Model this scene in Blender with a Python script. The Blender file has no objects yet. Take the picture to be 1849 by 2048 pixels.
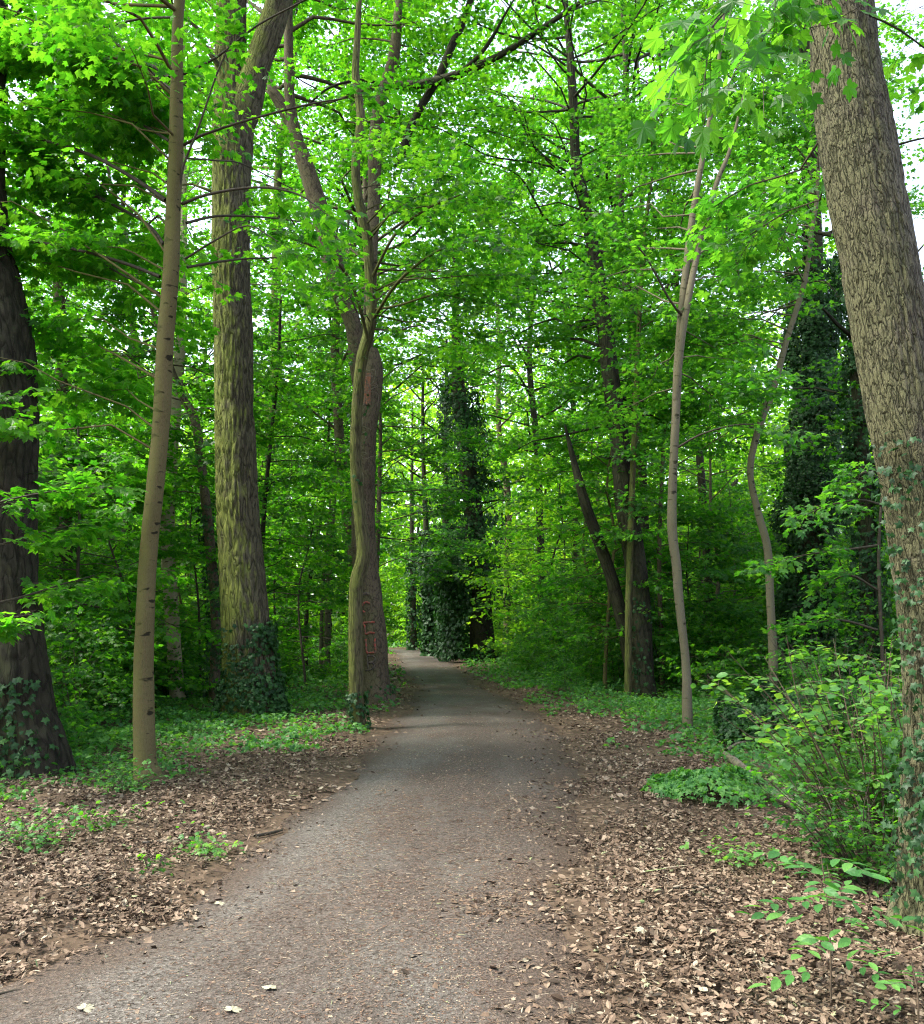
import bpy, math, random
import numpy as np

# ------------------------------------------------------------------ camera numbers
CX, CY, F = 924.5, 1024.0, 1858.0          # photograph pixels (1849 x 2048)
EYE = 1.6
TH = math.radians(6.93)
sT, cT = math.sin(TH), math.cos(TH)

def ray(px, py):
    x, z = (px - CX) / F, (CY - py) / F
    return np.array([x, cT - z * sT, sT + z * cT])

def gp(px, py):
    d = ray(px, py); t = -EYE / d[2]
    return np.array([d[0] * t, d[1] * t, 0.0])

def at(px, py, Y):
    d = ray(px, py); t = Y / d[1]
    return np.array([d[0] * t, Y, EYE + d[2] * t])

def wid(px, py, Y, w):
    return w / F * Y / ray(px, py)[1]

scene = bpy.context.scene
COL = scene.collection

# ------------------------------------------------------------------ noise
def _hash(ix, iy, seed):
    h = (ix.astype(np.int64) * 374761393 + iy.astype(np.int64) * 668265263 + seed * 1442695041) & 0xFFFFFFFF
    h = ((h ^ (h >> 13)) * 1274126177) & 0xFFFFFFFF
    h = (h ^ (h >> 16)) & 0xFFFFFF
    return h / float(0xFFFFFF)

def vnoise(x, y, seed=0, perx=None):
    ix, iy = np.floor(x), np.floor(y)
    fx, fy = x - ix, y - iy
    fx, fy = fx * fx * (3 - 2 * fx), fy * fy * (3 - 2 * fy)
    ix1 = ix + 1
    if perx:
        ix, ix1 = np.mod(ix, perx), np.mod(ix1, perx)
    a, b = _hash(ix, iy, seed), _hash(ix1, iy, seed)
    c, d = _hash(ix, iy + 1, seed), _hash(ix1, iy + 1, seed)
    return (a * (1 - fx) + b * fx) * (1 - fy) + (c * (1 - fx) + d * fx) * fy

def fbm(x, y, seed=0, octv=3):
    s, a, t = 0, 1.0, 0
    for k in range(octv):
        s = s + a * vnoise(x * 2 ** k, y * 2 ** k, seed + k * 17); t += a; a *= 0.5
    return s / t

# ------------------------------------------------------------------ mesh builder
class MB:
    def __init__(self):
        self.v, self.f, self.n = [], [], 0
    def add(self, verts, faces, mat=0, uv=None, smooth=False):
        verts = np.asarray(verts, np.float32).reshape(-1, 3)
        if len(verts) == 0: return
        self.v.append(verts)
        for fc in (faces if isinstance(faces, list) else [faces]):
            fc = np.asarray(fc, np.int64)
            if fc.size: self.f.append((fc + self.n, mat, uv, smooth, self.n))
        self.n += len(verts)
    def build(self, name, mats, base=(0, 0, 0), parent=None):
        me = bpy.data.meshes.new(name)
        V = np.concatenate(self.v) - np.asarray(base, np.float32)
        sizes = np.concatenate([np.full(len(f), f.shape[1]) for f, *_ in self.f])
        loops = np.concatenate([f.ravel() for f, *_ in self.f])
        me.vertices.add(len(V)); me.vertices.foreach_set('co', V.astype(np.float32).ravel())
        me.loops.add(len(loops)); me.loops.foreach_set('vertex_index', loops.astype(np.int32))
        me.polygons.add(len(sizes))
        st = np.zeros(len(sizes), np.int32); st[1:] = np.cumsum(sizes)[:-1]
        me.polygons.foreach_set('loop_start', st)
        me.polygons.foreach_set('material_index', np.concatenate([np.full(len(f), m) for f, m, *_ in self.f]).astype(np.int32))
        me.polygons.foreach_set('use_smooth', np.concatenate([np.full(len(f), bool(s)) for f, m, u, s, o in self.f]))
        if any(u is not None for _, _, u, _, _ in self.f):
            L = me.uv_layers.new(name='UVMap')
            out = []
            for f, m, u, s, o in self.f:
                if u is None: out.append(np.zeros((f.size, 2)))
                elif isinstance(u, np.ndarray) and u.ndim == 2: out.append(u[(f - o).ravel()])
                else: out.append(u[0].reshape(-1, 2))
            L.data.foreach_set('uv', np.concatenate(out).astype(np.float32).ravel())
        for m in (mats if isinstance(mats, (list, tuple)) else [mats]): me.materials.append(m)
        me.update(calc_edges=True)
        o = bpy.data.objects.new(name, me); COL.objects.link(o)
        if parent is not None: o.parent = parent
        return o

def spline(pts, step):
    """Catmull-Rom through rows of pts (any width), sampled about every step."""
    P = np.asarray(pts, float)
    if len(P) == 2: P = np.vstack([P[0], (P[0] + P[1]) / 2, P[1]])
    Q = np.vstack([2 * P[0] - P[1], P, 2 * P[-1] - P[-2]])
    out = []
    for i in range(1, len(Q) - 2):
        n = max(1, int(np.linalg.norm(Q[i + 1, :3] - Q[i, :3]) / step))
        t = (np.arange(n) / n)[:, None]
        a, b, c, d = Q[i - 1], Q[i], Q[i + 1], Q[i + 2]
        out.append(0.5 * (2 * b + (c - a) * t + (2 * a - 5 * b + 4 * c - d) * t ** 2 + (3 * b - a - 3 * c + d) * t ** 3))
    out.append(P[-1:])
    S = np.vstack(out)
    if S.shape[1] > 3: S[:, 3] = np.maximum(S[:, 3], 0.002)
    return S

def frames(P):
    T = np.gradient(P[:, :3], axis=0); T /= np.linalg.norm(T, axis=1)[:, None] + 1e-9
    axes = np.array([[0, 1, 0], [1, 0, 0], [0, 0, 1.0]])
    k = np.argmin([np.abs(T @ a).max() for a in axes])
    ref = axes[k]
    n1 = ref - T * (T @ ref)[:, None]; n1 /= np.linalg.norm(n1, axis=1)[:, None]
    return T, n1, np.cross(T, n1)

def tube(mb, P, sides, mat=0, disp=None, cap=True, smooth=True):
    P = np.asarray(P, float)
    T, a, b = frames(P)
    N = len(P)
    th = np.arange(sides) / sides * 2 * math.pi
    L = np.concatenate([[0], np.cumsum(np.linalg.norm(np.diff(P[:, :3], axis=0), axis=1))])
    R = np.repeat(P[:, 3][:, None], sides, 1)
    if disp is not None: R = R + disp(th[None, :] + 0 * R, L[:, None] + 0 * R, R)
    V = P[:, None, :3] + R[..., None] * (np.cos(th)[None, :, None] * a[:, None] + np.sin(th)[None, :, None] * b[:, None])
    i = np.arange(N - 1)[:, None]; j = np.arange(sides)[None, :]; j1 = (j + 1) % sides
    Fq = np.stack([i * sides + j, i * sides + j1, (i + 1) * sides + j1, (i + 1) * sides + j], -1).reshape(-1, 4)
    rm = max(0.02, float(np.median(P[:, 3])))
    u0 = (th * rm); u1 = np.append(u0[1:], 2 * math.pi * rm)
    U = np.empty((N - 1, sides, 4, 2))
    U[..., 0, 0] = u0; U[..., 1, 0] = u1; U[..., 2, 0] = u1; U[..., 3, 0] = u0
    U[..., 0, 1] = L[:-1, None]; U[..., 1, 1] = L[:-1, None]; U[..., 2, 1] = L[1:, None]; U[..., 3, 1] = L[1:, None]
    mb.add(V.reshape(-1, 3), Fq, mat, (U,), smooth)
    if cap:
        mb.add(np.vstack([V[-1], P[-1, :3]]), np.stack([np.arange(sides), (np.arange(sides) + 1) % sides, np.full(sides, sides)], -1), mat)
    return V

def thin_tubes(mb, A, B, r, mat=0):
    """many straight 3-sided twigs from A to B (n,3)"""
    if len(A) == 0: return
    D = B - A; l = np.linalg.norm(D, axis=1)[:, None] + 1e-9; D = D / l
    ref = np.where(np.abs(D[:, 2:3]) > 0.8, [[1.0, 0, 0]], [[0, 0, 1.0]])
    a = np.cross(D, ref); a /= np.linalg.norm(a, axis=1)[:, None]; b = np.cross(D, a)
    r = np.broadcast_to(np.asarray(r, float).reshape(-1, 1), (len(A), 1))
    V = []
    for P, k in ((A, 1.0), (B, 0.35)):
        for t in (0, 2.094, 4.189): V.append(P + k * r * (math.cos(t) * a + math.sin(t) * b))
    V = np.stack(V, 1).reshape(-1, 3)
    o = (np.arange(len(A)) * 6)[:, None, None]
    q = np.array([[0, 1, 4, 3], [1, 2, 5, 4], [2, 0, 3, 5]])[None]
    mb.add(V, (o + q).reshape(-1, 4), mat)

# ------------------------------------------------------------------ leaf templates (tip along +y, face +z)
def maple_hi():
    half = [(0, 1.0), (8, .80), (17, .80), (29, .54), (40, .72), (50, .97), (59, .76), (68, .74), (80, .52), (104, .70), (128, .48), (160, .30)]
    pts = [(math.radians(a), r) for a, r in half] + [(math.pi, .12)] + [(-math.radians(a), r) for a, r in reversed(half[1:])]
    v = [(0, 0, 0)] + [(math.sin(a) * r, math.cos(a) * r, -0.22 * r * r + 0.07 * abs(math.sin(a * 2.5))) for a, r in pts]
    n = len(pts)
    f = [(0, 1 + i, 1 + (i + 1) % n) for i in range(n)]
    return np.array(v), np.array(f)
def maple_mid():
    tips = [(0, 1.0), (52, .95), (104, .68), (-104, .68), (-52, .95)]
    notch = [(27, .58), (80, .54), (180, .2), (-80, .54), (-27, .58)]
    P = lambda a, r: (math.sin(math.radians(a)) * r, math.cos(math.radians(a)) * r, -0.2 * r * r)
    v = [(0, 0, 0.03)] + [P(*t) for t in tips] + [P(*t) for t in notch]
    f = [(0, 10, 1, 6), (0, 6, 2, 7), (0, 7, 3, 8), (0, 8, 4, 9), (0, 9, 5, 10)]
    return np.array(v), np.array(f)
def leaf_lo():
    return np.array([(0, -.5, 0), (.62, .05, -.18), (0, .9, -.12), (-.62, .05, -.18)]), np.array([(0, 1, 2), (0, 2, 3)])
def oval():
    v = [(0, -.9, 0), (0, -.2, .03), (0, .4, 0), (0, .95, -.12)] + [(.52, -.45, .1), (.66, .1, .1), (.4, .6, 0)] + [(-.52, -.45, .1), (-.66, .1, .1), (-.4, .6, 0)]
    f = [(0, 4, 5, 1), (1, 5, 6, 2), (0, 1, 8, 7), (1, 2, 9, 8)]
    return np.array(v), [np.array(f), np.array([(2, 6, 3), (2, 3, 9)])]
def ivyleaf():
    o = [(0, 1.0), (.28, .42), (.85, .35), (.5, -.15), (.42, -.6), (0, -.4), (-.42, -.6), (-.5, -.15), (-.85, .35), (-.28, .42)]
    v = [(0, 0, .06)] + [(x, y, -.12 * (x * x + y * y)) for x, y in o]
    return np.array(v), np.array([(0, 1 + (i + 1) % 10, 1 + i) for i in range(10)])
def ivy_lo():
    return np.array([(0, -.5, .05), (.75, .1, -.08), (0, 1, -.1), (-.75, .1, -.08)]), np.array([(0, 1, 2), (0, 2, 3)])
def dry():
    # oak-like curled dead leaf, three cross rows
    v, f = [], []
    ys = [-1, -.45, .15, .7, 1.05]; w = [.08, .42, .55, .34, .04]
    for y, k in zip(ys, w): v += [(-k, y, .30 * k + .1 * y * y), (0, y, 0.1 * y * y), (k, y, .42 * k + .1 * y * y)]
    for i in range(4):
        a = i * 3; f += [(a, a + 1, a + 4, a + 3), (a + 1, a + 2, a + 5, a + 4)]
    return np.array(v), np.array(f)
TPL = {'hi': maple_hi(), 'mid': maple_mid(), 'lo': leaf_lo(), 'oval': oval(), 'ivy': ivyleaf(), 'ivylo': ivy_lo(), 'dry': dry()}

def norm(a): return a / (np.linalg.norm(a, axis=-1, keepdims=True) + 1e-9)

def put_leaves(mb, lod, pos, tip, nrm, size, mat=0, asp=None):
    if len(pos) == 0: return
    v, f = TPL[lod]
    Y = norm(tip); Z = norm(nrm - Y * (nrm * Y).sum(-1, keepdims=True)); X = np.cross(Y, Z)
    if asp is not None: X = X * np.asarray(asp)[:, None]
    s = np.broadcast_to(np.asarray(size, float), (len(pos),))[:, None, None]
    V = pos[:, None] + s * (v[None, :, 0:1] * X[:, None] + v[None, :, 1:2] * Y[:, None] + v[None, :, 2:3] * Z[:, None])
    o = (np.arange(len(pos)) * len(v))[:, None, None]
    fl = f if isinstance(f, list) else [f]
    mb.add(V.reshape(-1, 3), [(o + q[None]).reshape(-1, q.shape[1]) for q in fl], mat)

UP = np.array([0, 0, 1.0])

def sprays(mb, rng, P0, D, L, K, M, leaf, lod, droop=0.45, mat=0, twig_mat=None, twig_r=0.004, sub=0.45, keep=None):
    """flat layered maple sprays: S axes, each with K alternate side twigs of M leaves"""
    S = len(P0)
    if S == 0: return
    D = norm(D); L = np.asarray(L, float).reshape(S, 1, 1)
    side = norm(np.cross(D, UP + 0 * D) + rng.normal(0, .15, (S, 3)))
    t = ((np.arange(K) + .5) / K)[None, :] * .88 + .12 + rng.uniform(-.3, .3, (S, K)) / K
    t = np.clip(t, 0, 1)[..., None]
    A = P0[:, None] + D[:, None] * L * t + UP * (L * (0.10 * t - 0.22 * t * t))
    sg = np.where((np.arange(K) % 2)[None, :, None] == 0, 1.0, -1.0)
    ang = rng.uniform(.6, 1.15, (S, K, 1))
    T = norm(D[:, None] * np.cos(ang) + sg * side[:, None] * np.sin(ang) + UP * rng.normal(-.02, .14, (S, K, 1)))
    l = L * sub * (1.05 - .7 * t) * rng.uniform(.6, 1.2, (S, K, 1)) + leaf * .8
    u = ((np.arange(M) + .7) / M)[None, None, :, None]
    pos = A[:, :, None] + T[:, :, None] * (l[:, :, None] * u) - UP * (0.15 * l[:, :, None] * u * u)
    perp = norm(np.cross(T, UP + 0 * T))
    ls = np.where(np.arange(M) % 2 == 0, 1.0, -1.0)[None, None, :, None] * rng.uniform(.2, 1.2, (S, K, M, 1))
    tip = T[:, :, None] * .7 + ls * perp[:, :, None] * 1.0 + rng.normal(0, .25, (S, K, M, 3))
    tip = norm(tip) - UP * rng.uniform(droop * .2, droop * 1.6, (S, K, M, 1))
    pos = pos + norm(tip) * leaf * .7 + rng.normal(0, leaf * .25, pos.shape)
    nr = UP + rng.normal(0, .38, pos.shape)
    size = leaf * rng.uniform(.55, 1.15, (S, K, M)).reshape(-1)
    pos, tip, nr = pos.reshape(-1, 3), tip.reshape(-1, 3), nr.reshape(-1, 3)
    if keep is not None:
        k = keep(pos); pos, tip, nr, size = pos[k], tip[k], nr[k], size[k]
    put_leaves(mb, lod, pos, tip, nr, size, mat)
    if twig_mat is not None:
        E = (A + T * l).reshape(-1, 3); A_ = A.reshape(-1, 3)
        thin_tubes(mb, A_, E, twig_r * .6, twig_mat)
        Z = np.concatenate([P0[:, None], A], 1)
        thin_tubes(mb, Z[:, :-1].reshape(-1, 3), Z[:, 1:].reshape(-1, 3), twig_r, twig_mat)

# ------------------------------------------------------------------ materials
def mat_new(name):
    m = bpy.data.materials.new(name); m.use_nodes = True
    nt = m.node_tree; nt.nodes.clear()
    out = nt.nodes.new('ShaderNodeOutputMaterial')
    return m, nt, out
def N(nt, typ, **kw):
    n = nt.nodes.new(typ)
    for k, v in kw.items():
        if k.startswith('_'): setattr(n, k[1:], v)
        else: n.inputs[k.replace('__', ' ')].default_value = v
    return n
def ramp(nt, fac, stops, interp='LINEAR'):
    r = nt.nodes.new('ShaderNodeValToRGB'); r.color_ramp.interpolation = interp
    e = r.color_ramp.elements
    while len(e) < len(stops): e.new(0.5)
    for i, (p, c) in enumerate(stops):
        e[i].position = p; e[i].color = (*c, 1) if len(c) == 3 else c
    nt.links.new(fac, r.inputs[0]); return r.outputs[0]
def mix(nt, fac, a, b, mode='MIX'):
    m = nt.nodes.new('ShaderNodeMix'); m.data_type = 'RGBA'; m.blend_type = mode
    for sock, v in ((m.inputs[0], fac), (m.inputs[6], a), (m.inputs[7], b)):
        if isinstance(v, bpy.types.NodeSocket): nt.links.new(v, sock)
        elif isinstance(v, (int, float)): sock.default_value = v
        else: sock.default_value = (*v, 1)
    return m.outputs[2]

def leaf_mat(name, cols, trans, tfac=0.5, rough=0.42, spec=0.3):
    m, nt, out = mat_new(name)
    geo = nt.nodes.new('ShaderNodeNewGeometry')
    rnd = geo.outputs['Random Per Island']
    tc = nt.nodes.new('ShaderNodeTexCoord')
    no = N(nt, 'ShaderNodeTexNoise', Scale=0.55, Detail=2.0); nt.links.new(tc.outputs['Object'], no.inputs['Vector'])
    ad = N(nt, 'ShaderNodeMath', _operation='MULTIPLY_ADD'); nt.links.new(no.outputs[0], ad.inputs[0]); ad.inputs[1].default_value = 1.0
    md = N(nt, 'ShaderNodeMath', _operation='MULTIPLY_ADD'); nt.links.new(rnd, md.inputs[0]); md.inputs[1].default_value = .76; md.inputs[2].default_value = -.38
    nt.links.new(md.outputs[0], ad.inputs[2])
    n = len(cols)
    c = ramp(nt, ad.outputs[0], [(0.2 + 0.6 * i / max(1, n - 1), cols[i]) for i in range(n)])
    ct = ramp(nt, ad.outputs[0], [(0.2 + 0.6 * i / max(1, len(trans) - 1), trans[i]) for i in range(len(trans))])
    p = N(nt, 'ShaderNodeBsdfPrincipled', Roughness=rough); nt.links.new(c, p.inputs['Base Color'])
    p.inputs['Specular IOR Level'].default_value = spec
    t = nt.nodes.new('ShaderNodeBsdfTranslucent'); nt.links.new(ct, t.inputs[0])
    mx = nt.nodes.new('ShaderNodeMixShader'); mx.inputs[0].default_value = tfac
    nt.links.new(p.outputs[0], mx.inputs[1]); nt.links.new(t.outputs[0], mx.inputs[2]); nt.links.new(mx.outputs[0], out.inputs[0])
    return m

def bark_mat(name, c_dark, c_mid, c_light, moss_lit=None, moss_lit_amt=0.0, su=22.0, sv=4.0, bump=0.8, bdist=0.02, rings=False, smoothbark=False):
    m, nt, out = mat_new(name)
    uv = N(nt, 'ShaderNodeUVMap'); uv.uv_map = 'UVMap'
    mp = N(nt, 'ShaderNodeMapping'); nt.links.new(uv.outputs[0], mp.inputs[0]); mp.inputs['Scale'].default_value = (su, sv, 1)
    warp = N(nt, 'ShaderNodeTexNoise', Scale=0.8, Detail=3.0); nt.links.new(mp.outputs[0], warp.inputs['Vector'])
    wv = N(nt, 'ShaderNodeVectorMath', _operation='MULTIPLY_ADD'); nt.links.new(warp.outputs['Color'], wv.inputs[0])
    wv.inputs[1].default_value = (1.2, .6, 0); nt.links.new(mp.outputs[0], wv.inputs[2])
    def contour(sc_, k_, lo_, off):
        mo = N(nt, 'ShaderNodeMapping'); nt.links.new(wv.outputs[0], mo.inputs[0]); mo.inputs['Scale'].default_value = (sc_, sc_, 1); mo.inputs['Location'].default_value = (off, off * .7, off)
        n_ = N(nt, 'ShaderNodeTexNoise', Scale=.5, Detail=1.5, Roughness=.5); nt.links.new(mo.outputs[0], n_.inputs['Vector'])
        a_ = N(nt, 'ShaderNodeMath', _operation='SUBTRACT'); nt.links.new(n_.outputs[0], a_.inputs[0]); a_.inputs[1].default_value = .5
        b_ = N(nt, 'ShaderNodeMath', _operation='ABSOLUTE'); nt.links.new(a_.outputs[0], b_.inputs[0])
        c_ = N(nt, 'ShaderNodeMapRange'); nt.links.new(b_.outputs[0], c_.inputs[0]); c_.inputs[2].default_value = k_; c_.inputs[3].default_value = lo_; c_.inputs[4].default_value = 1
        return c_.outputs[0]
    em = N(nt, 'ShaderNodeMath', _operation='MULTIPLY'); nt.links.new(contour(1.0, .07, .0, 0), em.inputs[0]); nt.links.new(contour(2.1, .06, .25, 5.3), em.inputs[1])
    fine = N(nt, 'ShaderNodeTexNoise', Scale=3.0, Detail=6.0, Roughness=.65); nt.links.new(mp.outputs[0], fine.inputs['Vector'])
    big = N(nt, 'ShaderNodeTexNoise', Scale=1.3, Detail=3.0); nt.links.new(uv.outputs[0], big.inputs['Vector'])
    col = ramp(nt, fine.outputs[0], [(.28, c_dark), (.5, c_mid), (.75, c_light)])
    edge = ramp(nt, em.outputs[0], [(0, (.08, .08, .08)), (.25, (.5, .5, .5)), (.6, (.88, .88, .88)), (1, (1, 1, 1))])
    col = mix(nt, .35, col, ramp(nt, big.outputs[0], [(.3, c_dark), (.7, c_light)]))
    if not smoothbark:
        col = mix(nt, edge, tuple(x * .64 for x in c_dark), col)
    f2 = N(nt, 'ShaderNodeTexNoise', Scale=160.0, Detail=4.0, Roughness=.7); nt.links.new(uv.outputs[0], f2.inputs['Vector'])
    col = mix(nt, .55, col, ramp(nt, f2.outputs[0], [(.3, (.45, .45, .45)), (.7, (1.45, 1.45, 1.45))]), 'MULTIPLY')
    h = mix(nt, .4, fine.outputs[0], f2.outputs[0])
    if rings:
        mp2 = N(nt, 'ShaderNodeMapping'); nt.links.new(uv.outputs[0], mp2.inputs[0]); mp2.inputs['Scale'].default_value = (7, 15, 1)
        v2 = N(nt, 'ShaderNodeTexNoise', Scale=1.0, Detail=2.0, Roughness=.4); nt.links.new(mp2.outputs[0], v2.inputs['Vector'])
        mk = ramp(nt, v2.outputs[0], [(.625, (0, 0, 0)), (.67, (1, 1, 1))])
        col = mix(nt, mk, col, (c_dark[0] * .25, c_dark[1] * .25, c_dark[2] * .25))
    if moss_lit:  # left-facing moss, also brightened on some barks to imitate side light
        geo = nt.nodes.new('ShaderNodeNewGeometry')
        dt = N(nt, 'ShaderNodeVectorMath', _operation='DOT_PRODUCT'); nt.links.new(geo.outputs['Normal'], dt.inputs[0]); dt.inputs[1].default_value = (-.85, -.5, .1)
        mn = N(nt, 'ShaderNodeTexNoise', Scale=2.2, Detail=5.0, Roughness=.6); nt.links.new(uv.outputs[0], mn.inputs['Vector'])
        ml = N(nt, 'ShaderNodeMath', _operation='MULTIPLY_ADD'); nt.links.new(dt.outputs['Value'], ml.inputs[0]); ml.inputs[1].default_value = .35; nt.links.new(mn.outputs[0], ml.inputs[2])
        mr = ramp(nt, ml.outputs[0], [(.5, (0, 0, 0)), (.8, (moss_lit_amt,) * 3)])
        col = mix(nt, mr, col, mix(nt, edge, tuple(x * .5 for x in moss_lit), moss_lit) if not smoothbark else moss_lit)
    p = N(nt, 'ShaderNodeBsdfPrincipled', Roughness=.85); nt.links.new(col, p.inputs['Base Color']); p.inputs['Specular IOR Level'].default_value = .2
    hb = mix(nt, .65 if not smoothbark else .08, h, edge)
    bp = N(nt, 'ShaderNodeBump', Strength=bump, Distance=bdist); nt.links.new(hb, bp.inputs['Height']); nt.links.new(bp.outputs[0], p.inputs['Normal'])
    nt.links.new(p.outputs[0], out.inputs[0])
    return m

def plain(name, col, rough=.7):
    m, nt, out = mat_new(name)
    tc = nt.nodes.new('ShaderNodeTexCoord')
    no = N(nt, 'ShaderNodeTexNoise', Scale=18.0, Detail=4.0); nt.links.new(tc.outputs['Object'], no.inputs['Vector'])
    c = ramp(nt, no.outputs[0], [(.3, tuple(x * .6 for x in col)), (.7, tuple(min(1, x * 1.25) for x in col))])
    p = N(nt, 'ShaderNodeBsdfPrincipled', Roughness=rough); nt.links.new(c, p.inputs['Base Color']); p.inputs['Specular IOR Level'].default_value = .25
    nt.links.new(p.outputs[0], out.inputs[0]); return m

MAPLE = leaf_mat('maple_leaf', [(.022, .08, .016), (.04, .125, .02), (.075, .18, .022)], [(.045, .23, .008), (.11, .38, .011), (.20, .50, .015)], .58)
MAPLE_BR = leaf_mat('brightened_maple_leaf', [(.035, .11, .016), (.055, .155, .02), (.085, .21, .025)], [(.07, .34, .008), (.14, .50, .012), (.23, .60, .018)], .61)  # brighter copy of the maple leaf, making up for light the crowns miss
MAPLE_DK = leaf_mat('shade_maple_leaf', [(.025, .085, .02), (.04, .12, .028), (.06, .16, .03)], [(.07, .30, .014), (.12, .42, .016), (.2, .52, .02)], .56)
CANOPY = leaf_mat('canopy_leaf', [(.035, .10, .015), (.055, .15, .018), (.09, .20, .022)], [(.045, .24, .006), (.105, .40, .008), (.19, .50, .011)], .6)
FAR = leaf_mat('far_leaf', [(.045, .12, .018), (.065, .17, .02), (.10, .22, .025)], [(.15, .44, .010), (.27, .60, .014), (.40, .68, .022)], .62)
IVY = leaf_mat('ivy_leaf', [(.012, .04, .012), (.02, .065, .018), (.035, .095, .025)], [(.02, .08, .01), (.03, .12, .012)], .25, .5, .25)
GIVY = leaf_mat('ground_ivy_leaf', [(.04, .13, .034), (.065, .195, .046), (.11, .26, .055)], [(.06, .26, .016), (.11, .36, .02), (.2, .48, .026)], .42, .5, .3)
BUSHL = leaf_mat('shrub_leaf', [(.05, .15, .035), (.075, .20, .045), (.13, .28, .05)], [(.14, .40, .03), (.22, .52, .03), (.36, .62, .04)], .45)
B_OAK = bark_mat('furrowed_bark', (0.0465, 0.0372, 0.0248), (0.093, 0.0744, 0.0496), (0.1488, 0.124, 0.0868), (.17, .19, .04), .95, 26, 4, 1.0, .04)  # moss colour raised to stand in for light on the left face
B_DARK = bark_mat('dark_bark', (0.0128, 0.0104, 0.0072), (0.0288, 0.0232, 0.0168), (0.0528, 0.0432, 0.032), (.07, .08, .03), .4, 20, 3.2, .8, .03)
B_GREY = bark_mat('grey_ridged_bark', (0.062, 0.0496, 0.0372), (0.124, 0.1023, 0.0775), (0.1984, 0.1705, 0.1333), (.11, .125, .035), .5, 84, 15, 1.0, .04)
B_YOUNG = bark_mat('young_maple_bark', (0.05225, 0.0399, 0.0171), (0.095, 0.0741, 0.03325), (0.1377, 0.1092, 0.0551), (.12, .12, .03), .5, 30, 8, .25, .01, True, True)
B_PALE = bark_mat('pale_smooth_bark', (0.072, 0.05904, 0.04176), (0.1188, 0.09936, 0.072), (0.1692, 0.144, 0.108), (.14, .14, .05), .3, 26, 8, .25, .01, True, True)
B_PALE2 = bark_mat('bright_smooth_bark', (.20, .16, .105), (.30, .245, .165), (.40, .335, .24), (.2, .2, .08), .25, 26, 8, .25, .01, True, True)  # lightened copy of the pale bark, in place of light missing on the stem
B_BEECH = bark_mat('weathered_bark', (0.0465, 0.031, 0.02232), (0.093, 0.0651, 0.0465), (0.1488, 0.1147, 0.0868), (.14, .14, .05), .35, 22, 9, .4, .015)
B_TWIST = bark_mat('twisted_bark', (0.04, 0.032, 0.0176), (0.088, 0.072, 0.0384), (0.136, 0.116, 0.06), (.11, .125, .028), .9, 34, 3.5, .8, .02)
TWIG = plain('twig_bark', (.045, .035, .024))

# ------------------------------------------------------------------ naming helpers
def tag(o, label=None, cat=None, group=None, kind=None):
    if label: o['label'] = label
    if cat: o['category'] = cat
    if group: o['group'] = group
    if kind: o['kind'] = kind
    return o
def empty(name, loc):
    o = bpy.data.objects.new(name, None); COL.objects.link(o); o.location = loc; o.empty_display_size = .3
    return o
def dup(root, loc, rz, sc):
    r = root.copy(); COL.objects.link(r); r.location = loc; r.rotation_euler = (0, 0, rz); r.scale = (sc, sc, sc)
    for ch in list(root.children):
        c = ch.copy(); COL.objects.link(c); c.parent = r
    return r

# ------------------------------------------------------------------ ground and path
LEFT = [(-175, 2150), (-60, 2020), (0, 1978), (152, 1912), (305, 1826), (366, 1790), (457, 1734), (534, 1673), (610, 1607), (711, 1521), (752, 1465), (812, 1414), (836, 1375), (822, 1352), (803, 1330), (796, 1312), (786, 1300)]
RIGHT = [(1228, 2150), (1206, 2048), (1180, 1958), (1160, 1856), (1146, 1755), (1150, 1653), (1150, 1551), (1128, 1465), (1100, 1446), (1056, 1414), (999, 1386), (948, 1363), (915, 1336), (905, 1322), (890, 1309), (872, 1300)]
GL = np.array([gp(*p) for p in LEFT]); GR = np.array([gp(*p) for p in RIGHT])
def xl(y): return np.interp(y, GL[:, 1], GL[:, 0])
def xr(y): return np.interp(y, GR[:, 1], GR[:, 0])
def pdist(x, y):
    """metres outside the path's edge (negative on it)"""
    y_ = np.clip(y, 2.5, None)
    bend = np.where(y_ > 58, (y_ - 58) ** 1.5 * .25, 0)
    return np.maximum(xl(y_) - bend - x, x - (xr(y_) - bend))
def gz(x, y):
    x, y = np.asarray(x, float), np.asarray(y, float)
    d = pdist(x, y)
    b = np.clip((d + .4) / 1.0, 0, 1)
    return -.05 + .05 * b + b * (fbm(x * .7, y * .7, 3) - .5) * .22 + b * (vnoise(x * 4, y * 4, 9) - .5) * .03

def soil_mat():
    m, nt, out = mat_new('forest_soil')
    tc = nt.nodes.new('ShaderNodeTexCoord')
    v = N(nt, 'ShaderNodeTexVoronoi', Scale=14.0); nt.links.new(tc.outputs['Object'], v.inputs['Vector'])
    no = N(nt, 'ShaderNodeTexNoise', Scale=5.0, Detail=8.0, Roughness=.7); nt.links.new(tc.outputs['Object'], no.inputs['Vector'])
    sep = nt.nodes.new('ShaderNodeSeparateColor'); nt.links.new(v.outputs['Color'], sep.inputs[0])
    c = ramp(nt, sep.outputs[0], [(0, (.035, .024, .016)), (.5, (.075, .05, .033)), (1, (.13, .09, .06))])
    c = mix(nt, .5, c, ramp(nt, no.outputs[0], [(.35, (.03, .022, .015)), (.65, (.10, .07, .045))]))
    p = N(nt, 'ShaderNodeBsdfPrincipled', Roughness=.9); nt.links.new(c, p.inputs['Base Color']); p.inputs['Specular IOR Level'].default_value = .15
    bp = N(nt, 'ShaderNodeBump', Strength=.8, Distance=.03); nt.links.new(v.outputs['Distance'], bp.inputs['Height']); nt.links.new(bp.outputs[0], p.inputs['Normal'])
    nt.links.new(p.outputs[0], out.inputs[0]); return m
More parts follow.
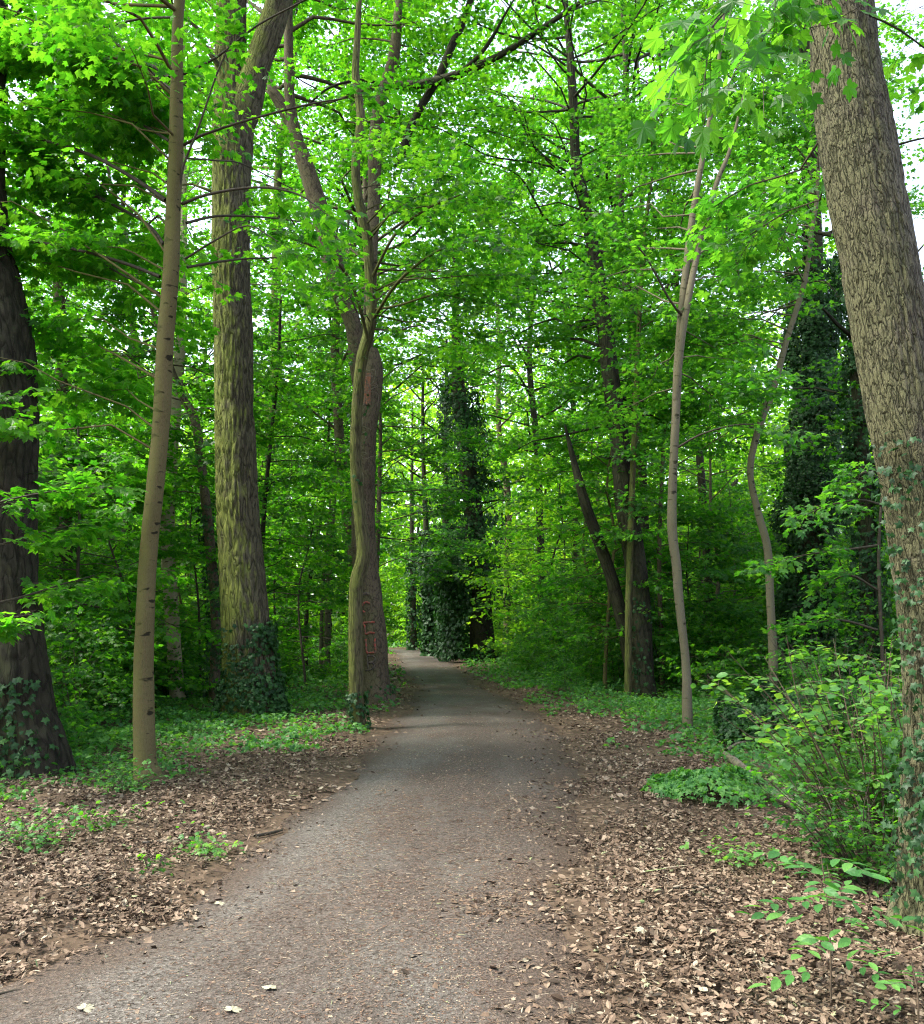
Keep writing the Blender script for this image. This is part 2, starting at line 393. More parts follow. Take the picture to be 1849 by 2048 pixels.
def path_mat():
    m, nt, out = mat_new('path_grit')
    tc = nt.nodes.new('ShaderNodeTexCoord'); P = tc.outputs['Object']
    mp = N(nt, 'ShaderNodeMapping'); nt.links.new(P, mp.inputs[0]); mp.inputs['Scale'].default_value = (1, .45, 1)
    big = N(nt, 'ShaderNodeTexNoise', Scale=1.5, Detail=6.0, Roughness=.62); nt.links.new(mp.outputs[0], big.inputs['Vector'])
    mid = N(nt, 'ShaderNodeTexNoise', Scale=22.0, Detail=6.0, Roughness=.7); nt.links.new(P, mid.inputs['Vector'])
    vo = N(nt, 'ShaderNodeTexVoronoi', Scale=95.0); nt.links.new(P, vo.inputs['Vector'])
    vs = nt.nodes.new('ShaderNodeSeparateColor'); nt.links.new(vo.outputs['Color'], vs.inputs[0])
    grey = ramp(nt, vs.outputs[0], [(0, (.032, .028, .023)), (.4, (.078, .069, .059)), (.85, (.122, .109, .094)), (1, (.18, .165, .145))])
    brown = ramp(nt, vs.outputs[1], [(0, (.03, .023, .018)), (.6, (.072, .057, .047)), (1, (.12, .095, .078))])
    f = N(nt, 'ShaderNodeMath', _operation='MULTIPLY_ADD'); nt.links.new(mid.outputs[0], f.inputs[0]); f.inputs[1].default_value = .8; nt.links.new(big.outputs[0], f.inputs[2])
    br_ = N(nt, 'ShaderNodeAttribute'); br_.attribute_name = 'worn'
    f3 = N(nt, 'ShaderNodeMath', _operation='ADD'); nt.links.new(f.outputs[0], f3.inputs[0]); nt.links.new(br_.outputs['Fac'], f3.inputs[1]); f = f3
    c = mix(nt, ramp(nt, f.outputs[0], [(.72, (0, 0, 0)), (.98, (1, 1, 1))]), grey, brown)
    c = mix(nt, .5, c, ramp(nt, mid.outputs[0], [(.3, (.6, .6, .6)), (.7, (1.2, 1.2, 1.2))]), 'MULTIPLY')
    so_ = N(nt, 'ShaderNodeAttribute'); so_.attribute_name = 'soil'
    c = mix(nt, so_.outputs['Fac'], c, ramp(nt, vs.outputs[2], [(0, (.018, .012, .008)), (.6, (.05, .034, .024)), (1, (.11, .075, .052))]))
    p = N(nt, 'ShaderNodeBsdfPrincipled', Roughness=.9); nt.links.new(c, p.inputs['Base Color']); p.inputs['Specular IOR Level'].default_value = .15
    hh = mix(nt, .5, mid.outputs[0], vo.outputs['Distance'])
    bp = N(nt, 'ShaderNodeBump', Strength=.7, Distance=.012); nt.links.new(hh, bp.inputs['Height']); nt.links.new(bp.outputs[0], p.inputs['Normal'])
    nt.links.new(p.outputs[0], out.inputs[0]); return m

def grid_mesh(name, X, Y, Z, mat):
    ny, nx = X.shape
    i = np.arange(ny - 1)[:, None]; j = np.arange(nx - 1)[None]
    Fq = np.stack([i * nx + j, i * nx + j + 1, (i + 1) * nx + j + 1, (i + 1) * nx + j], -1).reshape(-1, 4)
    mb = MB(); mb.add(np.stack([X, Y, Z], -1), Fq, smooth=True)
    return mb.build(name, mat)

gx = np.concatenate([np.linspace(-260, -16, 50), np.arange(-15.9, 15.9, .12), np.linspace(16, 260, 50)])
gy = np.concatenate([np.linspace(-120, 2.9, 30), np.arange(3, 20, .12), np.arange(20, 62, .5), np.linspace(62, 420, 60)])
Xg, Yg = np.meshgrid(gx, gy)
ground = grid_mesh('ground', Xg, Yg, gz(Xg, Yg), soil_mat()); tag(ground, kind='structure')

py_ = np.concatenate([np.linspace(-40, 2.5, 30), np.arange(2.6, 20, .12), np.arange(20, 80, .4)])
bend = np.where(py_ > 58, (py_ - 58) ** 1.5 * .25, 0)
pl = xl(np.clip(py_, 2.5, None)) - bend - .12 + (fbm(py_ * 1.7, py_ * 0, 5) - .5) * .16
pr = xr(np.clip(py_, 2.5, None)) - bend + .12 + (fbm(py_ * 1.7, py_ * 0 + 7, 6) - .5) * .16
s = np.linspace(0, 1, 41)
Xp = pl[:, None] * (1 - s) + pr[:, None] * s
Yp = py_[:, None] + 0 * s
Zp = -.04 + .05 * (1 - (2 * s - 1) ** 2)[None] + (fbm(Xp * 1.3, Yp * 1.3, 11) - .5) * .05
Zp += np.where((s == 0) | (s == 1), -.03, 0)[None]
path = grid_mesh('path', Xp, Yp, Zp, path_mat()); tag(path, kind='structure')
at_ = path.data.attributes.new('soil', 'FLOAT', 'POINT')
at_.data.foreach_set('value', np.clip((np.abs(2 * s - 1)[None] + 0 * Xp - .6) / .4 + (fbm(Xp * 2.4, Yp * 1.6, 91) - .5) * .9, 0, 1).astype(np.float32).ravel())
aw_ = path.data.attributes.new('worn', 'FLOAT', 'POINT')
aw_.data.foreach_set('value', ((s[None] + 0 * Xp - .38) * .30 + (fbm(Xp * .8, Yp * .35, 93) - .5) * .4 - .12 * np.exp(-((s[None] - .27) / .1) ** 2) - .10 * np.exp(-((s[None] - .7) / .09) ** 2)).astype(np.float32).ravel())
def pz(x, y):
    sx = np.clip((x - xl(y)) / (xr(y) - xl(y)), 0, 1)
    return -.04 + .05 * (1 - (2 * sx - 1) ** 2) + (fbm(x * 1.3, y * 1.3, 11) - .5) * .05

# ------------------------------------------------------------------ crowns
def limbs_and_sprays(rng, tp, h0, h1, R, nl, ns, sl, elev=(.15, .7), prof=lambda s: math.sin(math.pi * (0.18 + .78 * s)) ** .7, az=None, r0=.05, curve=.25):
    """tp: trunk rows x,y,z,r. returns limb polylines and spray bases"""
    P0, D, L, limbs = [], [], [], []
    zz = tp[:, 2]
    order = np.argsort(zz)
    for k in range(nl):
        s = (k + rng.uniform(0, 1)) / nl
        h = h0 + (h1 - h0) * s
        b = np.array([np.interp(h, zz[order], tp[order, i]) for i in range(4)])
        a = k * 2.39996 + rng.normal(0, .35) if az is None else rng.uniform(*az)
        e = rng.uniform(*elev) + .35 * s
        l = R * prof(s) * rng.uniform(.7, 1.12)
        n = 5
        t = np.linspace(0, 1, n)[:, None]
        d = np.array([math.cos(a) * math.cos(e), math.sin(a) * math.cos(e), math.sin(e)])
        sd = np.array([-math.sin(a), math.cos(a), 0])
        pts = b[:3] + d * l * t - UP * (curve * l * t * t) + sd * (rng.normal(0, .12) * l * t * t)
        pts[1:-1] += rng.normal(0, .03 * l, (n - 2, 3))
        rr = min(b[3] * .6, r0 * (l / R + .25)) * (1 - .85 * t)
        limbs.append(np.hstack([pts, rr]))
        for q in range(ns):
            u = rng.uniform(.22, 1.0) ** .8
            i = min(n - 2, int(u * (n - 1))); fr = u * (n - 1) - i
            p = pts[i] * (1 - fr) + pts[i + 1] * fr
            da = a + rng.normal(0, .75)
            de = rng.normal(.08, .2)
            P0.append(p); D.append([math.cos(da) * math.cos(de), math.sin(da) * math.cos(de), math.sin(de)])
            L.append(sl * rng.uniform(.55, 1.15))
    return limbs, np.array(P0), np.array(D), np.array(L)

def ridge(seed, amp, cu=30, cv=.16, rough=.5):
    def f(th, L, R):
        n = max(6, int(round(2 * math.pi * float(np.median(R)) * cu)))
        u = th / (2 * math.pi) * n
        w = vnoise(u * .5, L / cv * .6, seed + 5, n // 2 if n % 2 == 0 else None) * 1.4
        a = vnoise(u + 0, L / cv + w, seed, n)
        b = vnoise(u * 2, L / cv * 2.3 + w, seed + 3, n * 2)
        r = np.clip(np.abs(2 * a - 1) * 2.2, 0, 1)
        big = vnoise(th / (2 * math.pi) * 5, L * .8, seed + 9, 5) - .5
        return amp * (r - .5) + amp * rough * (b - .5) + big * R * .10
    return f
def lump(seed, amp):
    def f(th, L, R):
        return R * amp * (vnoise(th / (2 * math.pi) * 5, L * 1.4, seed, 5) - .5 + .5 * (vnoise(th / (2 * math.pi) * 9, L * 5, seed + 1, 9) - .5))
    return f

def trunk_from_px(px, Y, ext=None, sink=.25):
    """px rows (x, y, width) from base up, in photograph pixels at depth Y"""
    rows = []
    for (x, y, w) in px:
        p = at(x, y, Y); rows.append([*p, wid(x, y, Y, w) / 2])
    rows = np.array(rows)
    b = rows[0].copy(); b[2] -= sink; b[:2] -= (rows[1, :2] - rows[0, :2]) * .1; b[3] *= 1.05
    rows = np.vstack([b, rows])
    if ext is not None:
        for (dx, dy, z, r) in ext:
            rows = np.vstack([rows, [rows[-1, 0] + dx, rows[-1, 1] + dy, z, r]])
    return rows

def ivy_on(mb, rng, tp, h0, h1, n, thick, size, lod='ivy', th=None, mat=0, clump=.5):
    zz = tp[:, 2]; o = np.argsort(zz)
    T, a, b = frames(tp)
    h = rng.uniform(h0, h1, n)
    i = np.clip(np.searchsorted(zz[o], h), 1, len(zz) - 1)
    ang = rng.uniform(0, 2 * math.pi, n) if th is None else rng.normal(th[0], th[1], n)
    if clump:
        k = vnoise(ang / 6.283 * 6, h * 1.3, 31, 6) + .25 * rng.uniform(-1, 1, n) > clump * .75
        ang, h, i = ang[k], h[k], i[k]; n = len(h)
    f = ((h - zz[o][i - 1]) / (zz[o][i] - zz[o][i - 1] + 1e-6))[:, None]
    c = tp[o][i - 1] * (1 - f) + tp[o][i] * f
    out = np.cos(ang)[:, None] * a[o][i] + np.sin(ang)[:, None] * b[o][i]
    tk = thick * (.35 + 1.3 * vnoise(ang / 6.283 * 5, h * .9, 77, 5))
    pos = c[:, :3] + out * (c[:, 3:4] + (rng.uniform(.15, 1, n) ** .6 * tk)[:, None] + .012)
    nr = out + UP * .45 + rng.normal(0, .4, (n, 3))
    tip = -UP * .8 + out * .35 + rng.normal(0, .5, (n, 3))
    put_leaves(mb, lod, pos, tip, nr, size * rng.uniform(.55, 1.2, n), mat)

def make_tree(name, label, cat, tp, bark, sides=24, step=.25, disp=None, crown=None, ivy=None, leafmat=None, boughs=(), seed=1, group=None, extra_stems=()):
    rng = np.random.default_rng(seed)
    base = np.array([tp[1, 0], tp[1, 1], 0.0])
    root = empty(name, base); tag(root, label, cat, group)
    mb = MB()
    S = spline(tp, step)
    tube(mb, S, sides, 0, disp)
    for es in extra_stems: tube(mb, spline(es, step), max(8, sides // 2), 0, lump(seed, .12))
    crowns = crown if isinstance(crown, list) else ([crown] if crown else [])
    cm = MB()
    for c in crowns:
        c = dict(c); lf = dict(K=c.pop('K', 7), M=c.pop('M', 4), leaf=c.pop('leaf', .09), lod=c.pop('lod', 'mid'), droop=c.pop('droop', .45))
        tw = c.pop('twig', None); stem = c.pop('stem', None); keep = c.pop('keep', None)
        limbs, P0, D, L = limbs_and_sprays(rng, S if stem is None else spline(stem, step), **c)
        for l in limbs: tube(mb, spline(l, .4), 5, 0, cap=False)
        sprays(cm, rng, P0, D, L, mat=0, twig_mat=1 if tw else None, twig_r=tw or .004, keep=keep, **lf)
    for b in boughs:
        bm = MB(); tube(bm, spline(b['pts'], .12), b.get('sides', 8), 0, lump(seed + 3, .2))
        pts = np.asarray(b['pts'])
        ns = b.get('ns', 0)
        if ns:
            Q = spline(pts, .05); 
            u = rng.uniform(b.get('u0', .3), 1, ns); idx = (u * (len(Q) - 1)).astype(int)
            d = np.gradient(Q[:, :3], axis=0)[idx]; d = norm(d)
            d = norm(d + rng.normal(0, .55, d.shape) * [1, 1, .3])
            sprays(cm, rng, Q[idx, :3], d, b.get('sl', .9) * rng.uniform(.6, 1.1, ns), b.get('K', 7), b.get('M', 4), b.get('leaf', .085), b.get('lod', 'mid'), b.get('droop', .4), 0, 1, .003)
        bm.build('branch', bark if not b.get('mat') else b['mat'], base, root)
    mb.build('trunk', bark, base, root)
    if cm.n: cm.build('crown', [leafmat or CANOPY, TWIG], base, root)
    if ivy:
        im = MB()
        for q in (ivy if isinstance(ivy, list) else [ivy]): ivy_on(im, rng, S, **q)
        im.build('ivy', IVY, base, root)
    return root, S

def pxbough(rows, Y, dY):
    """rows (px, py, width) -> world polyline whose depth drifts by dY"""
    out = []
    n = len(rows)
    for i, (x, y, w) in enumerate(rows):
        yy = Y + dY * (i / (n - 1))
        out.append([*at(x, y, yy), max(.004, wid(x, y, yy, w) / 2)])
    return np.array(out)

# ------------------------------------------------------------------ the trees one can point at
def Yb(px, py): return gp(px, py)[1]

# dark oak at the left edge
Y1 = Yb(70, 1548)
tp = trunk_from_px([(66, 1546, 150), (48, 1440, 118), (32, 1330, 112), (20, 1200, 108), (14, 1100, 108), (16, 970, 110), (18, 820, 112), (8, 690, 112), (-16, 560, 104), (-40, 440, 98)], Y1,
                   [(-.25, .3, 8.5, .24), (-.3, .6, 13, .18), (.2, .5, 18, .06)])
make_tree('oak_tree', 'thick dark furrowed trunk standing at the left edge beside the pale young tree', 'tree', tp, B_DARK, 90, .035, ridge(3, .03, 22, .22),
          [dict(h0=7.6, h1=17, R=5.5, nl=26, ns=10, sl=1.3, leaf=.09)], [dict(h0=0.0, h1=1.0, n=420, thick=.06, size=.05, th=(2.6, .8), clump=.4)], CANOPY, seed=11)

# pale young maple in front, with the long bare boughs
Y2 = Yb(297, 1560)
tp = trunk_from_px([(298, 1562, 66), (294, 1540, 52), (291, 1515, 45), (288, 1374, 40), (289, 1270, 37), (295, 1131, 35), (309, 992, 35), (322, 853, 34), (331, 680, 33.5), (342, 555, 33), (347, 416, 30), (352, 312, 28), (354, 174, 25), (360, 0, 21)], Y2,
                   [(.12, .1, 10.2, .085), (.1, .2, 13.5, .03)])
c1 = lambda x, y, w: (x / 2.881, y / 2.881, w)
bl = []
for rows, dY, ns, sl in [
    ([(975, 450, 9), (850, 370, 7), (600, 350, 6.5), (240, 315, 5.5), (-60, 275, 4), (-300, 260, 2)], .8, 9, .9),
    ([(990, 520, 6), (800, 350, 5), (640, 230, 4), (420, 60, 2.5), (300, -60, 2)], 1.6, 9, .9),
    ([(975, 812, 6), (830, 725, 5), (650, 660, 4), (480, 640, 2)], 1.8, 7, .8),
    ([(955, 1155, 10), (800, 1045, 8.5), (600, 930, 7.5), (400, 850, 7), (0, 750, 6), (-300, 700, 4)], .5, 8, .9),
    ([(945, 1405, 7), (850, 1290, 6), (650, 1180, 5.5), (430, 1090, 5), (330, 1150, 3)], 1.4, 8, .8),
    ([(922, 1595, 7.5), (700, 1510, 7), (400, 1430, 6), (0, 1360, 5), (-300, 1340, 3)], .4, 7, .9),
    ([(920, 1690, 5), (700, 1580, 4), (540, 1500, 3), (380, 1500, 2)], 1.5, 6, .8),
    ([(1060, 835, 6), (1150, 785, 5.5), (1400, 700, 5), (1786, 600, 4), (2050, 560, 2)], -.4, 5, .7),
    ([(1015, 1190, 6), (1060, 950, 5), (1130, 780, 4.5), (1250, 430, 3.5), (1330, 250, 2)], -.3, 3, .6),
    ([(1050, 1175, 7), (1200, 1120, 6), (1480, 1080, 5), (1720, 1120, 3.5), (1900, 1250, 2)], -.6, 5, .7),
    ([(1075, 1285, 6), (1250, 1245, 5), (1500, 1250, 4), (1800, 1285, 2)], .8, 6, .8),
    ([(1080, 1540, 6), (1250, 1510, 5), (1430, 1490, 4), (1640, 1485, 2.5)], .6, 6, .8),
    ([(1070, 1490, 5), (1250, 1380, 4), (1430, 1300, 3), (1600, 1390, 2)], -.5, 4, .6),
    ([(1040, 435, 6), (1250, 330, 5), (1480, 150, 4), (1720, 20, 3), (1900, -80, 2)], -.4, 6, .7),
    ([(1070, 912, 4), (1250, 925, 3.5), (1400, 945, 3), (1690, 1090, 2)], .9, 4, .6),
    ([(1010, 100, 5), (800, 110, 4.5), (480, 175, 4), (0, 185, 3), (-200, 190, 2)], .9, 9, .8)]:
    right_ = rows[-1][0] > 1000
    bl.append(dict(pts=pxbough([c1(*r) for r in rows], Y2 + .02, dY), ns=max(2, ns // 2) if right_ else ns * 2, sl=sl, K=7, M=4, leaf=.092, lod='hi' if dY < 1 else 'mid', u0=.7 if right_ else .35, mat=TWIG))
make_tree('young_maple', 'pale smooth young trunk with long thin bare boughs, nearest on the left verge', 'tree', tp, B_YOUNG, 36, .06, lump(5, .10),
          [dict(h0=7.0, h1=13, R=3.4, nl=22, ns=10, sl=1.0, leaf=.085, r0=.02, az=(1.9, 4.7)), dict(h0=3.4, h1=8, R=3.4, nl=22, ns=9, sl=.9, leaf=.095, az=(1.9, 3.4), lod='hi', r0=.014)], None, MAPLE_BR, bl, seed=12)

# second pale stem just behind it
Y3 = Yb(355, 1405)
tp = trunk_from_px([(358, 1404, 34), (353, 1374, 30), (345, 1235, 28), (338, 1131, 28), (335, 1027, 27), (344, 923, 24), (353, 801, 22), (362, 680, 21), (366, 555, 17), (367, 416, 15), (367, 277, 12), (366, 120, 9)], Y3,
                   [(.1, 0, 15.5, .04)])
make_tree('young_maple', 'paler slimmer stem just behind the nearest young tree on the left verge', 'tree', tp, B_PALE2, 24, .1, lump(6, .12),
          [dict(h0=4.5, h1=15.5, R=3.4, nl=36, ns=10, sl=1.1, leaf=.085, r0=.018)], [dict(h0=0, h1=.9, n=160, thick=.05, size=.05)], MAPLE_BR, seed=13)

# big mossy oak with the fork
Y4 = Yb(503, 1434)
tp = trunk_from_px([(503, 1436, 124), (500, 1374, 102), (493, 1270, 94), (486, 1166, 88), (476, 1027, 83), (470, 853, 76), (467, 680, 75), (462, 520, 71), (464, 347, 74), (466, 243, 78), (462, 150, 62), (464, 0, 54)], Y4,
                   [(.0, .1, 15.5, .22), (-.3, .3, 21, .1)])
fork = [[*at(470, 290, Y4), .2], [*at(490, 215, Y4 - .05), .30], [*at(515, 130, Y4 - .1), .25], [*at(548, 40, Y4 - .2), .25], [*at(575, -60, Y4 - .3), .24], [*at(640, -300, Y4), .18], [*at(690, -560, Y4), .06]]
make_tree('oak_tree', 'tall mossy furrowed oak forking near the top of the picture, ivy round its foot', 'tree', tp, B_OAK, 110, .05, ridge(7, .034, 20, .28),
          [dict(h0=13.2, h1=21, R=6.5, nl=26, ns=11, sl=1.5, leaf=.10), dict(h0=9.5, h1=15, R=3.0, nl=10, ns=5, sl=1.1, leaf=.085, az=(2.4, 4.2))],
          [dict(h0=0, h1=1.6, n=1700, thick=.10, size=.06, th=(4.4, 1.2), clump=.55), dict(h0=0, h1=.7, n=900, thick=.14, size=.06, clump=.3)], CANOPY, seed=14, extra_stems=[fork])

# weathered graffiti tree and its pale leaning limb
Y6 = Yb(752, 1402)
tp = trunk_from_px([(752, 1404, 84), (748, 1370, 66), (745, 1275, 60), (738, 1196, 54), (728, 1100, 50), (727, 998, 46), (732, 878, 44), (742, 790, 42), (747, 735, 38), (742, 700, 30)], Y6)
limb = [[*at(735, 860, Y6), .15], [*at(716, 740, Y6 + .05), .17], [*at(706, 650, Y6), .185], [*at(688, 600, Y6), .215], [*at(669, 538, Y6), .24], [*at(648, 450, Y6), .22], [*at(617, 347, Y6), .19], [*at(590, 270, Y6), .17], [*at(580, 200, Y6), .12], [*at(578, 120, Y6), .11], [*at(578, 0, Y6), .10], [*at(590, -160, Y6), .06]]
limb2 = [[*at(588, 262, Y6), .12], [*at(560, 205, Y6), .13], [*at(545, 180, Y6), .11], [*at(540, 150, Y6 + .1), .03]]
limb3 = [[*at(730, 760, Y6), .14], [*at(742, 560, Y6 + .6), .14], [*at(748, 400, Y6 + 1), .15], [*at(752, 280, Y6 + 1), .17], [*at(760, 210, Y6 + 1), .15], [*at(778, 150, Y6 + 1), .14], [*at(790, 95, Y6 + 1), .13], [*at(800, -20, Y6 + 1.2), .09], [*at(815, -220, Y6 + 1.6), .04]]
dk = pxbough([(764, 168, 15), (800, 170, 19), (850, 168, 19), (910, 152, 18), (960, 130, 16), (1010, 105, 13), (1080, 60, 11), (1160, 5, 9), (1230, -50, 5)], Y6 + 1, -2.5)
diag = pxbough([(797, 333, 17), (815, 270, 17), (845, 210, 16), (875, 160, 16), (905, 90, 16), (930, 35, 14), (960, -60, 8)], Y6 + 1, -1.0)
dk2 = pxbough([(915, 148, 9), (955, 115, 9), (985, 75, 8), (1010, 30, 5), (1040, -20, 3)], Y6 - .2, -1.0)
dk3 = pxbough([(764, 168, 7), (720, 160, 6), (660, 175, 5), (615, 210, 4), (570, 240, 2)], Y6 + 1, -.8)
root6, S6 = make_tree('weathered_tree', 'brown weathered trunk with red and black paint scrawls at the path edge', 'tree', tp, B_BEECH, 60, .06, lump(8, .14),
          [dict(h0=13.0, h1=17, R=4.5, nl=14, ns=9, sl=1.2, leaf=.085, stem=np.array(limb), az=(.4, 2.8)), dict(h0=13, h1=17.5, R=4.5, nl=12, ns=9, sl=1.2, leaf=.085, stem=np.array(limb3), r0=.03, az=(.4, 2.8)), dict(h0=8, h1=17, R=6.0, nl=16, ns=10, sl=1.3, leaf=.085, stem=np.array(limb3), az=(.3, 2.6), r0=.03)],
          [dict(h0=.0, h1=.35, n=120, thick=.08, size=.05)], CANOPY,
          [dict(pts=dk, ns=5, sl=.9, u0=.6, mat=B_DARK), dict(pts=diag, ns=4, sl=.9, u0=.7, mat=B_DARK), dict(pts=dk2, ns=3, sl=.7, u0=.6, mat=B_DARK), dict(pts=dk3, ns=3, sl=.7, u0=.5, mat=B_DARK)],
          seed=16, extra_stems=[limb, limb2, limb3])

# painted scrawls wrapped on its bark
def scrawl(strokes, mat, name, wd):
    mb = MB()
    zz = S6[:, 2]; o = np.argsort(zz)
    def onbark(px, py):
        p = at(px, py, Y6)
        c = [np.interp(p[2], zz[o], S6[o, i]) for i in range(4)]
        dx = np.clip((p[0] - c[0]) / c[3], -.93, .93)
        rr = c[3] * 1.10 + .004
        return np.array([c[0] + dx * rr, c[1] - math.sqrt(1 - dx * dx) * rr, p[2], wd])
    for st in strokes:
        Q = spline(np.array([onbark(*p) for p in st]), .012)
        ctr = np.array([np.interp(Q[:, 2], zz[o], S6[o, i]) for i in range(2)]).T
        nrm = np.zeros((len(Q), 3)); nrm[:, :2] = Q[:, :2] - ctr; nrm = norm(nrm)
        T = norm(np.gradient(Q[:, :3], axis=0)); sd = norm(np.cross(T, nrm))
        w = (Q[:, 3] * (.75 + .5 * vnoise(np.arange(len(Q)) * .4, Q[:, 2] * 5, 3)))[:, None]
        pr_ = [(-1, -.012), (-.5, .003), (.5, .003), (1, -.012)]
        V = np.stack([Q[:, :3] + sd * w * a + nrm * h for a, h in pr_], 1)
        i = np.arange(len(Q) - 1)[:, None]; j = np.arange(3)[None]
        mb.add(V.reshape(-1, 3), np.stack([i * 4 + j, i * 4 + j + 1, (i + 1) * 4 + j + 1, (i + 1) * 4 + j], -1).reshape(-1, 4), smooth=True)
    return mb.build(name, mat, root6.location, root6)
gq = lambda *pts: [(680 + x / 6.717, 1120 + y / 6.72) for x, y in pts]
def paint_mat(name, col):
    m, nt, out = mat_new(name)
    tc = nt.nodes.new('ShaderNodeTexCoord')
    no = N(nt, 'ShaderNodeTexNoise', Scale=22.0, Detail=5.0, Roughness=.7); nt.links.new(tc.outputs['Object'], no.inputs['Vector'])
    c = ramp(nt, no.outputs[0], [(.42, (.10, .07, .05)), (.66, col)])
    p = N(nt, 'ShaderNodeBsdfPrincipled', Roughness=.8); nt.links.new(c, p.inputs['Base Color']); nt.links.new(p.outputs[0], out.inputs[0]); return m
REDP = paint_mat('red_spray_paint', (.42, .045, .03)); BLKP = paint_mat('black_spray_paint', (.012, .012, .014))
scrawl([gq((425, 585), (370, 572), (318, 620), (318, 675), (365, 708))], REDP, 'graffiti_letter', .022)['label'] = 'red painted letter C'
scrawl([gq((480, 832), (400, 838), (335, 850), (362, 890), (372, 985), (430, 972), (485, 978))], REDP, 'graffiti_letter', .02)['label'] = 'faded red painted marks'
scrawl([gq((372, 1060), (382, 1150), (392, 1232), (450, 1236), (495, 1228), (488, 1130), (490, 1040))], REDP, 'graffiti_letter', .022)['label'] = 'red painted letter U'
scrawl([gq((405, 1445), (400, 1370), (396, 1288), (460, 1282), (495, 1315), (470, 1358), (415, 1370), (465, 1380), (482, 1420), (445, 1460), (375, 1475))], BLKP, 'graffiti_letter', .017)['label'] = 'black painted letter B'
scrawl([gq((335, 470), (375, 455), (415, 470))], BLKP, 'bark_eye', .03)
rust = [[(733 + dx, 752), (734 + dx * .8, 790), (732 + dx, 815)] for dx in (0, 5, 9)]
scrawl(rust, paint_mat('rust_stain', (.30, .085, .03)), 'rust_stain', .03)
rm = MB()      # dry ivy roots still clinging to the trunk
rg = np.random.default_rng(5)
for k in range(30):
    h = rg.uniform(3.2, 7.6); a0 = rg.uniform(3.2, 6.2)
    c = np.array([np.interp(h, S6[:, 2], S6[:, i]) for i in range(4)])
    pts = []
    for q in range(6):
        a = a0 + q * rg.uniform(-.25, .35); r = c[3] + .03 + .05 * math.sin(q) ** 2
        pts.append([c[0] + math.sin(a) * r * .95, c[1] + min(-.02, -abs(math.cos(a))) * r, h - q * rg.uniform(.0, .09), .004])
    tube(rm, spline(pts, .05), 4, 0, cap=False)
rm.build('dry_vine', plain('dry_vine_bark', (.17, .14, .105)), root6.location, root6)

# twisted slim tree in front of it
Y7 = Yb(718, 1454)
tp = trunk_from_px([(718, 1456, 32), (713, 1400, 28), (713, 1355, 28), (712, 1275, 28), (712, 1196, 27), (716, 1156, 28), (727, 1110, 27), (721, 1040, 24), (713, 960, 23), (712, 880, 22.5), (716, 799, 22), (724, 720, 23), (737, 670, 23), (744, 620, 21), (741, 555, 21), (734, 470, 19), (718, 400, 18), (712, 330, 17), (722, 235, 17), (712, 150, 15), (716, 60, 12), (722, -60, 8)], Y7)
make_tree('twisted_tree', 'slim greenish twisted trunk at the path edge in front of the painted trunk', 'tree', tp, B_TWIST, 40, .05, ridge(12, .008, 45, .3),
          [dict(h0=6.4, h1=9.2, R=2.8, nl=12, ns=9, sl=1.0, leaf=.085, elev=(-.2, .3), r0=.016, az=(-2.0, .6))], [dict(h0=0, h1=.55, n=260, thick=.05, size=.05), dict(h0=3.4, h1=7, n=70, thick=.06, size=.055)], MAPLE, 
          [dict(pts=pxbough([(740, 690, 7), (700, 560, 6), (640, 500, 5), (560, 470, 3)], Y7, -2.2), ns=9, sl=1.0, lod='hi'),
           dict(pts=pxbough([(745, 640, 7), (800, 560, 6), (880, 500, 5), (960, 480, 3)], Y7, -3.0), ns=12, sl=1.1, lod='hi', leaf=.085),
           dict(pts=pxbough([(742, 560, 7), (790, 470, 6), (850, 420, 5), (920, 390, 3)], Y7, -2.0), ns=12, sl=1.1),
           dict(pts=pxbough([(744, 620, 6), (800, 610, 5), (870, 590, 4), (940, 600, 2)], Y7, -1.0), ns=10, sl=1.0)], seed=17)

# leaning oak at the right edge
Y8 = Yb(1872, 1846)
tp = trunk_from_px([(1884, 1850, 200), (1880, 1780, 152), (1878, 1600, 138), (1882, 1480, 134), (1880, 1374, 136), (1871, 1235, 138), (1853, 1096, 139), (1834, 958, 139), (1808, 819, 143), (1786, 690, 143), (1764, 555, 144), (1737, 416, 142), (1713, 278, 142), (1691, 139, 128), (1679, 0, 120)], Y8,
                   [(-.10, .0, 6.3, .165), (-.35, .2, 9.5, .14), (-.3, .4, 14, .07)])
hang = [dict(pts=pxbough([(1600, -260, 8), (1560, -160, 6), (1500, -40, 4), (1420, 60, 2)], Y8 - 1.4, -.6), ns=9, sl=.55, K=6, M=3, leaf=.075, lod='hi', u0=.3, droop=.7),
        dict(pts=pxbough([(1640, -200, 8), (1590, -60, 6), (1540, 60, 4), (1490, 110, 2)], Y8 - .8, -.6), ns=7, sl=.5, K=6, M=3, leaf=.075, lod='hi', u0=.3, droop=.7),
        dict(pts=pxbough([(1640, 280, 5), (1600, 340, 4), (1500, 370, 3), (1420, 420, 2)], Y8 + .3, .5), ns=7, sl=.5, K=6, M=3, leaf=.07, lod='hi', u0=.3, droop=.3),
        dict(pts=pxbough([(1660, 330, 5), (1640, 400, 4), (1580, 420, 3), (1500, 470, 2)], Y8 + .2, .5), ns=6, sl=.45, K=6, M=3, leaf=.07, lod='hi', u0=.3, droop=.3),
        dict(pts=pxbough([(1740, 30, 5), (1800, 60, 4), (1880, 120, 2)], Y8 - .3, .4), ns=5, sl=.5, K=6, M=3, leaf=.075, lod='hi', u0=.3)]
